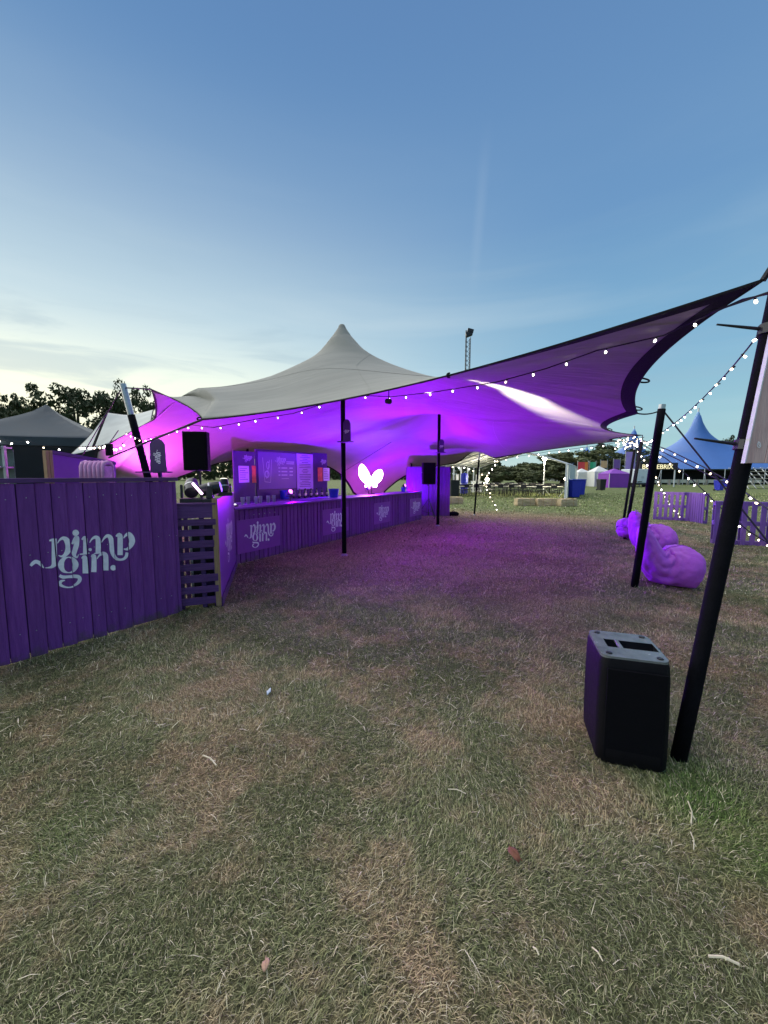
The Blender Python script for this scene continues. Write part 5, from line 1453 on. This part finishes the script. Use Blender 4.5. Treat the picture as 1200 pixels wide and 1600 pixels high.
b_ = gnd(1136, 761); wheelie((b_.x, b_.y, 0), .3, M_blue_pl, 'farther blue wheelie bin by the big top, beside the near pole', 1.0)

# ------------------------------------------------------------------ big tops and the far field
M_bigtop = mat('blue_big_top_vinyl', (.060, .155, .43), .5, .12, .12, .0)
M_bigtop_hi = mat('pale_worn_vinyl', (.16, .30, .55), .5, .2, .3)
M_dark_in = mat('shaded_tent_interior', (.012, .013, .016), .9, .2, 1)
def big_top(c, hx, hy, eave, masts, label, rz=0.0):
    o = empty('big_top', label, 'circus tent', loc=c, rz=rz)
    n1, n2 = 60, 40
    def pt(x, y, z): return Vector((x, y, z))
    near_ = [pt(-hx + 2 * hx * k / n1, -hy + .25 * hy * abs(2 * k / n1 - 1) ** 3, eave) for k in range(n1 + 1)]
    farb = [pt(-hx + 2 * hx * k / n1, hy - .25 * hy * abs(2 * k / n1 - 1) ** 3, eave) for k in range(n1 + 1)]
    l_ = [pt(-hx, (-.75 + 1.5 * k / n2) * hy, eave) for k in range(n2 + 1)]; r__ = [pt(hx, (-.75 + 1.5 * k / n2) * hy, eave) for k in range(n2 + 1)]
    Gm = membrane(near_, farb, l_, r__, [(mx_, my_, mz_, .75) for mx_, my_, mz_ in masts] + [(mx_ * .55 + q * hx * .45, s_ * hy * .42, eave + 2.9, .5) for mx_, my_, mz_ in masts[:1] for q in (-1, 1) for s_ in (-1, 1)], 1600)
    grid_object(Gm, 'roof', M_bigtop, o)
    for mx_, my_, mz_ in masts:
        mb = MB(); mb.lathe([(1.0, mz_ - 2.6), (.62, mz_ - 1.5), (.42, mz_ - .75), (.30, mz_ - .1), (.10, mz_ + .35)], 18, (mx_, my_, 0)); mb.build('mast_cap', M_bigtop_hi, o, smooth=True)
        mb = MB(); mb.tube([Vector((mx_, my_, 0)), Vector((mx_, my_, mz_ + .9))], .12, 8); mb.build('mast', M_steel, o)
        mb = MB(); mb.lathe([(.05, mz_ + .85), (.16, mz_ + .95), (.05, mz_ + 1.05)], 10, (mx_, my_, 0)); mb.build('finial', M_steel, o)
    per = near_ + r__[1:] + farb[::-1][1:] + l_[::-1][1:-1]
    for k in range(0, len(per), 5):
        p = per[k]; mb = MB(); mb.tube([p, Vector((p.x, p.y, 0))], .06, 6); mb.build('side_pole', M_wframe, o)
        if k % 2 == 0:
            d = Vector((p.x, p.y, 0)).normalized(); mb = MB(); mb.tube([p, Vector((p.x, p.y, 0)) + d * 1.8], .03, 5); mb.build('guy_rope', M_wframe, o)
    mb = MB(); mb.box((0, hy * .1, eave * .48), (hx * 1.7, hy * 1.3, eave * .94)); mb.build('shade_block', M_dark_in, o)  # dark block standing in for the shade under the roof
    return o
bt = at(1120, 735, 66); bt.z = 0
pk = at(1091, 646, bt.y + 8)
big_top((bt.x + 3.0, bt.y + 9, 0), 20, 11, 2.6, [(pk.x - bt.x - 3.0, -1.0, pk.z), (pk.x - bt.x + 11.0, -1.0, pk.z)], 'large blue big top with a pointed peak on the right of the field')
bt2 = at(978, 735, 88); bt2.z = 0
pk2 = at(991, 672, 96)
big_top((bt2.x + 2, bt2.y + 8, 0), 14, 9, 3.2, [(pk2.x - bt2.x - 2, 0, pk2.z), (-7, 0, 8.2)], 'smaller blue big top behind the row of coloured banners')

def small_tent(px0, px1, ytop, yeave, ybase, Y, m_, label, name='event_gazebo'):
    a, b = at(px0, ybase, Y), at(px1, ybase, Y); w = b.x - a.x; ze = at(px0, yeave, Y).z; zp = at(px0, ytop, Y).z
    o = empty(name, label, 'gazebo', loc=((a.x + b.x) / 2, Y, 0))
    hw = w / 2
    mb = MB(); mb.add([(-hw, -hw, ze), (hw, -hw, ze), (hw, hw, ze), (-hw, hw, ze), (0, 0, zp)], [(0, 1, 4), (1, 2, 4), (2, 3, 4), (3, 0, 4)]); mb.build('roof', m_, o)
    k = .97 * hw
    for q0, q1 in (((-k, -k), (k, -k)), ((k, -k), (k, k)), ((k, k), (-k, k)), ((-k, k), (-k, -k))):
        mb = MB(); mb.beam((*q0, ze / 2), (*q1, ze / 2), .03, ze - .02); mb.build('side_wall', m_, o)
    for sx in (-1, 1):
        for sy in (-1, 1):
            mb = MB(); mb.box((sx * hw, sy * hw, ze / 2), (.06, .06, ze)); mb.build('leg', M_wframe, o)
    return o
M_ptent = mat('purple_gazebo_canvas', (.22, .045, .40), .7, .1, 1)
small_tent(942, 974, 732, 740, 761.5, 50, M_ptent, 'small purple walled gazebo on the far grass')
small_tent(922, 946, 728, 737, 761, 54, M_wcanvas, 'white walled gazebo just left of the small purple gazebo')
small_tent(898, 917, 732, 738, 760, 56, M_wcanvas, 'white walled gazebo under the red and orange banner')
def banner(px0, px1, y0, y1, Y, cols, label, tilt=0.0, pole_=True):
    a, b = at(px0, y1, Y), at(px1, y0, Y); w = b.x - a.x; h = b.z - a.z
    o = empty('banner', label, 'banner', loc=(a.x, Y, 0), group='coloured banners over the far tents')
    n = len(cols)
    for i, c in enumerate(cols):
        mb = MB(); x0, x1 = w * i / n, w * (i + 1) / n
        mb.prism([(x0, 0, a.z + tilt * x0), (x1, 0, a.z + tilt * x1), (x1, 0, b.z + tilt * x1), (x0, 0, b.z + tilt * x0)], (0, -.03, 0), (0, .03, 0))
        mb.build('cloth_strip', mat('banner_cloth_%s' % c[1], c[0], .7, .12, 1.2), o)
    for xx in (-.06, w + .06):
        mb = MB(); mb.tube([Vector((xx, .06, 0)), Vector((xx, .06, b.z + .2))], .05, 6); mb.build('pole', M_steel, o)
banner(903, 919, 722, 738, 58, [((.62, .05, .07), 'red'), ((.66, .06, .07), 'crimson'), ((.75, .22, .05), 'orange')], 'red and orange banner above the far white gazebo')
banner(922, 931, 722, 732, 60, [((.04, .42, .20), 'green'), ((.10, .48, .30), 'mint')], 'green banner in front of the smaller big top')
banner(939, 949, 720, 731, 60, [((.65, .42, .22), 'peach')], 'peach banner in front of the smaller big top')
banner(959, 969, 718, 732, 60, [((.20, .10, .36), 'plum')], 'dull purple banner above the small purple gazebo')
banner(977, 993, 706, 738, 56, [((.38, .25, .62), 'lilac'), ((.34, .22, .58), 'violet')], 'tall lilac banner just left of the leaning side poles')
# white box van and the lettered stall sign
v0 = gnd(1003, 761)
van = empty('box_van', 'white box van seen from behind under the lettered stall sign', 'van', loc=(v0.x, v0.y, 0))
mb = MB(); mb.box((0, 1.6, 1.45), (1.95, 3.2, 1.9)); mb.build('body', mat('white_van_paint', (.60, .66, .70), .35, .05, 3), van, bevel=.08)
mb = MB(); mb.box((0, 2.0, .42), (1.8, 4.2, .22)); mb.build('chassis', M_plastic, van)
for sx in (-.85, .85):
    mb = MB(); mb.tube([Vector((sx - .12, .9, .34)), Vector((sx + .12, .9, .34))], .34, 18); mb.build('wheel', M_plastic, van)
    mb = MB(); mb.box((sx * .95, -.02, .72), (.14, .04, .22)); mb.build('tail_light', mat('red_tail_light', (.4, .05, .04), .3, .1, 5), van)
mb = MB(); mb.box((-.35, -.02, .70), (.55, .02, .12)); mb.build('number_plate', M_plastic, van)
for sx in (-.48, .48):
    mb = MB(); mb.box((sx, -.012, 1.5), (.93, .02, 1.7)); dr = mb.build('rear_door', mat('white_van_paint', (.60, .66, .70)), van, bevel=.02)
    mb = MB(); mb.box((sx * .2, -.035, 1.3), (.03, .03, .3)); mb.build('handle', M_steel, dr)
sgn0, sgn1 = at(999, 734, 52), at(1058, 734, 52); zt_ = at(1010, 723, 52).z
st = empty('stall_sign', 'black stall sign with glowing cream capital letters, far right', 'sign', loc=(sgn0.x, sgn0.y, 0))
SW = sgn1.x - sgn0.x
mb = MB(); mb.box((SW / 2, 0, (sgn0.z + zt_) / 2), (SW, .2, zt_ - sgn0.z)); mb.build('board', mat('black_sign_board', (.03, .027, .03), .6, .2, 1), st)
for xx in (.2, SW - .2):
    mb = MB(); mb.box((xx, .12, zt_ / 2), (.12, .12, zt_)); mb.build('post', M_wframe, st)
fc = bpy.data.curves.new('lettering', 'FONT'); fc.body = 'BOSSEBRIX'; fc.size = .85; fc.extrude = .02; fc.offset = .004; fc.align_x = 'LEFT'
fc.materials.append(mat('lit_cream_letters', (.8, .75, .55), .5, 0, emit=(1.0, .86, .45), estr=.55))
fo = bpy.data.objects.new('lettering', fc); COL.objects.link(fo); fo.parent = st; fo.location = (.25, -.13, sgn0.z + .12); fo.rotation_euler = (R(90), 0, 0)
fm = bpy.data.meshes.new_from_object(fo); fm.name = 'lettering'; fmo = bpy.data.objects.new('lettering_mesh', fm); COL.objects.link(fmo); fmo.parent = st; fmo.matrix_local = fo.matrix_local.copy()
fmo.location = (.25, -.13, sgn0.z + .12); fmo.rotation_euler = (R(90), 0, 0); bpy.data.objects.remove(fo); fmo.name = 'lettering'
# truss mast with floodlights
tm = at(730, 600, 40)
mast = empty('lighting_mast', 'tall slim lattice mast with floodlights behind the tent', 'lighting mast', loc=(tm.x, 40, 0))
ztop = at(730, 528, 40).z; hw = .20
for sx, sy in ((-1, -1), (1, -1), (1, 1), (-1, 1)):
    mb = MB(); mb.tube([Vector((sx * hw, sy * hw, 0)), Vector((sx * hw, sy * hw, ztop))], .035, 6); mb.build('chord', M_plastic, mast)
br = MB(); z = .3; s_ = 1
while z < ztop - .4:
    for (a, b) in (((-1, -1), (1, -1)), ((1, -1), (1, 1)), ((1, 1), (-1, 1)), ((-1, 1), (-1, -1))):
        q0 = Vector((a[0] * hw, a[1] * hw, z)); q1 = Vector((b[0] * hw, b[1] * hw, z + .45)); br.tube([q0, q1], .018, 4, cap=False)
    z += .45
lt = br.build('lattice', M_plastic, mast)
for dx, dz, tl in ((.05, .30, -20), (.18, .62, 15)):
    mb = MB(); Rm = Matrix.Rotation(R(tl), 3, 'Y'); mb.box((dx, -.1, ztop + dz), (.62, .35, .42), Rm); mb.build('floodlight_head', M_plastic, mast, bevel=.05)
mb = MB(); mb.box((-.22, 0, ztop + .35), (.10, .10, .75)); mb.build('yoke', M_plastic, mast)
# low white barrier along the front of the big top, and stacked benches at the right
for i in range(13):
    p = gnd(1022 + i * 15, 758.5); o = empty('crowd_barrier', 'white crowd barrier in front of the big top, %s from the left' % ORD[i], 'barrier', loc=(p.x, p.y + 2, 0), group='barriers along the big top')
    mb = MB(); mb.box((0, 0, .62), (1.35, .04, .52)); mb.build('panel', mat('cream_barrier_panel', (.52, .50, .42), .6, .15, 2), o)
    for sx in (-.6, .6):
        mb = MB(); mb.box((sx, 0, .45), (.06, .5 if sx < 0 else .06, .9)); mb.build('foot', M_steel, o)
p0, p1 = gnd(1165, 764), gnd(1215, 760)
stp = empty('bench_stand', 'pale stepped bench stand at the right edge by the big top', 'seating', loc=(p0.x, p0.y, 0))
for k in range(6):
    mb = MB(); mb.box((2.6 + k * .2, k * .7, .35 + k * .42), (5.0, .45, .06)); mb.build('bench', mat('pale_bench_timber', (.45, .42, .34), .7, .2, 3), stp)
for k in range(6):
    mb = MB(); mb.tube([Vector((.4 + k * .9, 0, 0)), Vector((1.4 + k * .9, 3.6, 2.5))], .05, 6); mb.build('strut', M_wframe, stp)

# ------------------------------------------------------------------ purple pallets on the lawn
M_pal = mat('purple_pallet_timber', (.13, .06, .26), .75, .2, 5, .4, 30, stretch=(8, 8, .8), col2=(.20, .10, .36))
def pallet(loc, rz, label, w=1.15, h=1.0):
    o = empty('upright_pallet', label, 'pallet', loc=loc, rz=rz, group='purple pallets on the lawn')
    n = 7
    for i in range(n):
        xx = .05 + (w - .10) * i / (n - 1); mb = MB(); mb.box((xx, -.06 + random.uniform(-.003, .003), h / 2), (.095, .02, h - random.uniform(0, .015))); mb.build('slat', M_pal, o, bevel=.003)
    for z in (.05, h / 2, h - .05):
        mb = MB(); mb.box((w / 2, 0, z), (w, .095, .095)); mb.build('stringer', M_pal, o, bevel=.003)
    for i in (0, 3, 6):
        xx = .05 + (w - .10) * i / (n - 1); mb = MB(); mb.box((xx, .06, h / 2), (.095, .02, h)); mb.build('rear_slat', M_pal, o, bevel=.003)
    return o
a, b = gnd(1020, 811), gnd(1076, 814); pallet(a, math.atan2(b.y - a.y, b.x - a.x), 'purple upright pallet, left front of the farther pair', (b - a).length)
c = gnd(1099, 818.5); b2_ = gnd(1106, 812.5); pallet(b + Vector((.05, .0, 0)), math.atan2(c.y - b.y, c.x - b.x), 'purple upright pallet turned sideways at the right of the farther pair', max(.55, (c - b).length))
a, b = gnd(1111, 849), gnd(1168, 852); dd = (b - a).normalized()
pallet(a, math.atan2(dd.y, dd.x), 'purple upright pallet behind the nearest pole, left of the nearer pair', 1.1)
a2_ = a + dd * 1.16; pallet(a2_, math.atan2(dd.y, dd.x) - .05, 'purple upright pallet at the right frame edge with lights before it', 1.1)
# ------------------------------------------------------------------ festoon lights
M_bulb = mat('lit_warm_bulb', (.9, .9, .85), .3, 0, emit=(1.0, .93, .82), estr=9.0)
M_bulb.cycles.emission_sampling = 'NONE'
M_bulb2 = mat('lit_amber_bulb', (.9, .85, .7), .3, 0, emit=(1.0, .80, .52), estr=5.0); M_bulb2.cycles.emission_sampling = 'NONE'
bulb_mb = MB(); bulb_mb.lathe([(.006, 0), (.012, -.008), (.0165, -.024), (.014, -.038), (.006, -.045)], 10)
b_src = bulb_mb.build('bulb', M_bulb, None, smooth=True); BULB = b_src.data; bpy.data.objects.remove(b_src); BULB2 = BULB.copy(); BULB2.materials[0] = M_bulb2
h_mb = MB(); h_mb.lathe([(.010, .034), (.012, .03), (.012, -.002), (.009, -.004)], 8)
h_src = h_mb.build('lamp_holder', M_plastic, None, smooth=True); HOLD = h_src.data; bpy.data.objects.remove(h_src)
def strand(pts, spacing, label, s=1.0, sag=0.0, wire=.004, swing=.35, seed=0, group='festoon light strings', name='festoon_string'):
    rr = random.Random(seed + 100); P_ = [Vector(p) for p in pts]; path = []
    for i in range(len(P_) - 1):
        L_ = (P_[i + 1] - P_[i]).length; n = max(3, int(L_ / .25))
        for k in range(n):
            t = k / n; q = P_[i].lerp(P_[i + 1], t); q.z -= sag * L_ * 4 * t * (1 - t); path.append(q)
    path.append(P_[-1])
    o = empty(name, label, 'string lights', loc=path[0], group=group)
    mb = MB(); mb.tube([p - path[0] for p in path], wire, 6); mb.build('cable', M_rope, o)
    d = 0; nxt = spacing * .4; 
    for i in range(len(path) - 1):
        seg = path[i + 1] - path[i]; L_ = seg.length
        while nxt <= d + L_:
            q = path[i] + seg * ((nxt - d) / L_) - path[0]
            hl = bpy.data.objects.new('lamp_holder', HOLD); COL.objects.link(hl); hl.parent = o
            hl.location = q - Vector((0, 0, wire + .02 * s)); hl.rotation_euler = (rr.gauss(0, swing), rr.gauss(0, swing), 0); hl.scale = (s, s, s)
            bl_ = bpy.data.objects.new('bulb', BULB if rr.random() < .6 else BULB2); COL.objects.link(bl_); bl_.parent = hl
            nxt += spacing * rr.uniform(.8, 1.2)
        d += L_
    return o
def under(j, dz, du=0.0):
    p = Vector(TG[0, j]); return p + U * du + Vector((0, 0, -dz))
f = [at(1215, 456, 2.05), at(1160, 468, 2.25), at(1037, 524, 2.75), at(932, 548, 3.2), at(853, 576, 3.6), at(776, 597, 4.0), at(682, 612, 4.5), at(611, 620, 4.9), at(549, 617, 5.1), at(458, 646, 5.3), at(400, 655, 5.4), at(333, 668, 5.6), at(300, 664, 5.8), at(251, 680, 6.4), at(222, 688, 7.2), at(196, 676, 7.9)]
strand(f, .31, 'festoon string running under the front edge of the stretch tent', .50, .0, .005, seed=1)
strand([at(1192, 514, 2.12), at(1120, 600, 3.1), at(1050, 664, 4.9), at(1030, 678, 5.5), at(1005, 690, 9.3)], .25, 'festoon string from the nearest pole down to the leaning side pole', .44, .01, .005, .8, seed=2)
strand([at(1004, 688, 9.5), at(1044, 703, 9.0), at(1098, 729, 8.3), at(1148, 757, 7.6), at(1195, 792, 6.6), at(1240, 830, 6.0)], .34, 'festoon string crossing before the blue big top towards the right', 1.0, .0, .012, .7, seed=3)
strand([at(1003, 694, 9.6), at(1040, 716, 9.4), at(1072, 741, 9.2), at(1105, 772, 9.0), at(1130, 797, 8.8), at(1170, 830, 8.5), at(1215, 858, 8.3)], .24, 'festoon string down a guy rope in front of the nearer pallets', 1.0, .0, .012, .7, seed=4)
strand([at(995, 700, 12.4), at(1024, 742, 13.0), at(1036, 768, 13.6), at(1050, 790, 14.0), at(1064, 807.5, 14.4)], .24, 'festoon string hanging down to the grass by the farther pallets', 1.2, .0, .012, .8, seed=5)
strand([at(766, 720, 15.0), at(815, 712, 14.5), at(860, 705, 14.1), at(905, 700, 13.6), at(960, 692, 12.9)], .38, 'festoon string under the far tent edge before the marquee', .95, .01, .008, .5, seed=6)
strand([at(780, 717, 15.4), at(764, 736, 16.0), at(757, 751, 16.4), at(765, 771, 16.8), at(777, 797, 17.2)], .22, 'festoon string trailing to the lawn left of the straw bales', 1.3, .0, .010, .9, seed=7)
strand([at(704, 727, 17.0), at(728, 729, 17.6), at(746, 735, 18.4), at(757, 741, 19)], .42, 'short festoon string across the marquee roof left of the far pole', 1.5, .01, .010, .5, seed=8)
strand([at(-10, 684, 11.6), at(17, 691, 11.6), at(43, 688, 11.6), at(60, 695, 11.6), at(85, 699, 11.6), at(108, 700, 11.6)], .45, 'festoon string along the dark gazebo front edge', 1.25, .01, .006, .4, seed=9)
strand([at(122, 697, 9.0), at(150, 697, 8.6), at(170, 694, 8.3), at(178, 700, 8.2), at(187, 698, 8.1), at(196, 688, 8.0)], .15, 'short looped festoon string below the pale awning', 1.0, .01, .005, .6, seed=10)
# gathered tangle of lights at the far right corner
rt = random.Random(5); c_ = at(985, 688, 11.6); pts = []
for k in range(26):
    pts.append(c_ + Vector((rt.uniform(-.42, .34), rt.uniform(-.25, .25), rt.uniform(-.20, .17))))
strand(pts, .26, 'bunched tangle of festoon lights at the far right tent corner', .95, 0, .006, .8, seed=11)
# ------------------------------------------------------------------ guy ropes and ratchet straps
def rope(a, b, label, r_=.008, sag=0.0, name='guy_rope'):
    a, b = Vector(a), Vector(b); o = empty(name, label, 'rope', loc=b, group='guy ropes of the stretch tent')
    mb = MB(); mb.tube([a.lerp(b, k / 10) - b - Vector((0, 0, sag * 4 * (k / 10) * (1 - k / 10))) for k in range(11)], r_, 6); mb.build('line', M_rope, o)
    if b.z < .1:
        mb = MB(); mb.tube([Vector((0, 0, -.1)), Vector((0, 0, .12))], .014, 8); mb.build('stake', M_steel, o)
    return o
r1t = at(1035, 640, 5.35)
rope(T_R1, r1t, 'short chain from the tent edge to the pole by the bean bags', .010, .03, 'tie_strap')
rope(r1t, at(1330, 1010, 3.9), 'guy rope from the pole by the bean bags down to the right', .011)
rope(T_R2, at(1003, 688, 9.6), 'short strap from the tent edge to the second side pole', .010, .02, 'tie_strap')
rope(at(1003, 690, 9.6), at(1160, 768, 7.5), 'guy rope from the second side pole, lit by a light string', .012)
rope(T_FR, at(992, 702, 12.4), 'short strap from the far tent corner to its pole', .010, .02, 'tie_strap')
rope(T_P0, on_near(2.78), 'strap from the near tent tip to the nearest pole', .016, .0, 'tie_strap')
rope(at(1110, 488, 2.35), at(1215, 452, 2.05), 'thin line from the near tent edge to the nearest pole', .006)
rope(T_L, at(196, 606, 8.0), 'strap from the left tent tip to the steel-topped pole', .014, .0, 'tie_strap')
rope(at(190, 607, 8.0), at(100, 760, 8.6), 'guy rope from the steel-topped pole down behind the fence', .010)
rope(T_DIP, at(170, 715, 6.4), 'strap from the low tent edge to behind the fence', .014)
rope(at(540, 735, 13.2), at(648, 668, 13.2), 'thin line rising under the canopy behind the butterfly light', .008)

# ------------------------------------------------------------------ litter on the grass
M_litter = mat('white_paper_scrap', (.62, .66, .78), .8, .1, 30)
def scrap(px, py, w, h, rz, m_, label, name, cat, curl=.01):
    p = gnd(px, py, .03); o = empty(name, label, cat, loc=p, rz=rz)
    G3 = np.zeros((5, 5, 3))
    for a in range(5):
        for b in range(5):
            x_, y_ = a / 4 - .5, b / 4 - .5; k = 1 - (2 * y_) ** 2 * (.7 if cat == 'leaf' else .1)
            G3[a, b] = (x_ * w * k, y_ * h, curl * (math.sin(x_ * 4) + math.cos(y_ * 5)) + .004)
    grid_object(G3, 'blade' if cat == 'leaf' else 'sheet', m_, o, .001)
    if cat == 'leaf':
        mb = MB(); mb.tube([Vector((0, -h * .7, .012)), Vector((0, -h * .3, .012 + curl)), Vector((0, h * .45, .010 + curl))], .0014, 5); mb.build('stalk', m_, o)
M_leaf1 = mat('pale_pink_leaf', (.45, .27, .19), .8, .2, 30); M_leaf2 = mat('brown_leaf', (.17, .065, .04), .8, .2, 30)
scrap(420, 1080, .03, .05, .3, M_litter, 'small white paper scrap on the grass', 'paper_scrap', 'litter')
scrap(415, 1508, .026, .032, .2, M_leaf1, 'pale pinkish dead leaf on the near grass', 'dead_leaf', 'leaf', .004)
scrap(803, 1335, .032, .062, .5, M_leaf2, 'brown dead leaf on the grass before the loudspeaker', 'dead_leaf', 'leaf', .006)
M_straw = mat('pale_straw_stalk', (.62, .54, .38), .7, .15, 30)
def stalk(a, b, label, r_=.0022):
    A_, B_ = gnd(*a, .03), gnd(*b, .03); o = empty('straw_stalk', label, 'straw', loc=A_, group='loose straw stalks on the grass')
    d = B_ - A_; mb = MB(); mb.tube([Vector((0, 0, 0)), d * .5 + Vector((0, 0, .006)) + Vector((-d.y, d.x, 0)) * .06, d], r_, 6); mb.build('stem', M_straw, o)
    mb = MB(); mb.tube([d * .55 + Vector((0, 0, .006)), d * .75 + Vector((-d.y, d.x, 0)) * .12], r_ * .8, 5); mb.build('leaf_sheath', M_straw, o)
stalk((1107, 1494), (1155, 1507), 'thick pale straw stalk at the lower right of the grass', .0042)
stalk((317, 1180), (338, 1196), 'bent white straw stalk left of the middle of the grass', .0038)
stalk((1075, 1252), (1080, 1287), 'upright pale straw stalk below the nearest pole', .0030)
stalk((1079, 1300), (1084, 1328), 'second pale straw stalk below the nearest pole', .0022)
stalk((925, 1480), (942, 1502), 'straw stalk on the grass below the loudspeaker', .0024)
stalk((700, 1233), (728, 1240), 'pale straw lying across the middle of the grass', .0022)
stalk((833, 1480), (842, 1492), 'tiny pale straw near the lower middle right', .0028)
# black sandbag at the foot of the end wall
p = gnd(708, 806); sbg = empty('sandbag', 'black sandbag on the grass at the foot of the end wall', 'sandbag', loc=(p.x, p.y, 0))
mb = MB(); mb.lathe([(.05, -.22), (.11, -.16), (.13, 0), (.11, .16), (.05, .22)], 12, (0, 0, .09), Matrix.Rotation(R(90), 3, 'Y')); mb.v = [Vector((v.x, v.y, max(.0, v.z * .8))) for v in mb.v]; mb.build('bag', M_black, sbg, smooth=True)
mb = MB(); mb.tube([Vector((-.06, 0, .16)), Vector((0, 0, .21)), Vector((.06, 0, .16))], .012, 6); mb.build('handle', M_strap, sbg)
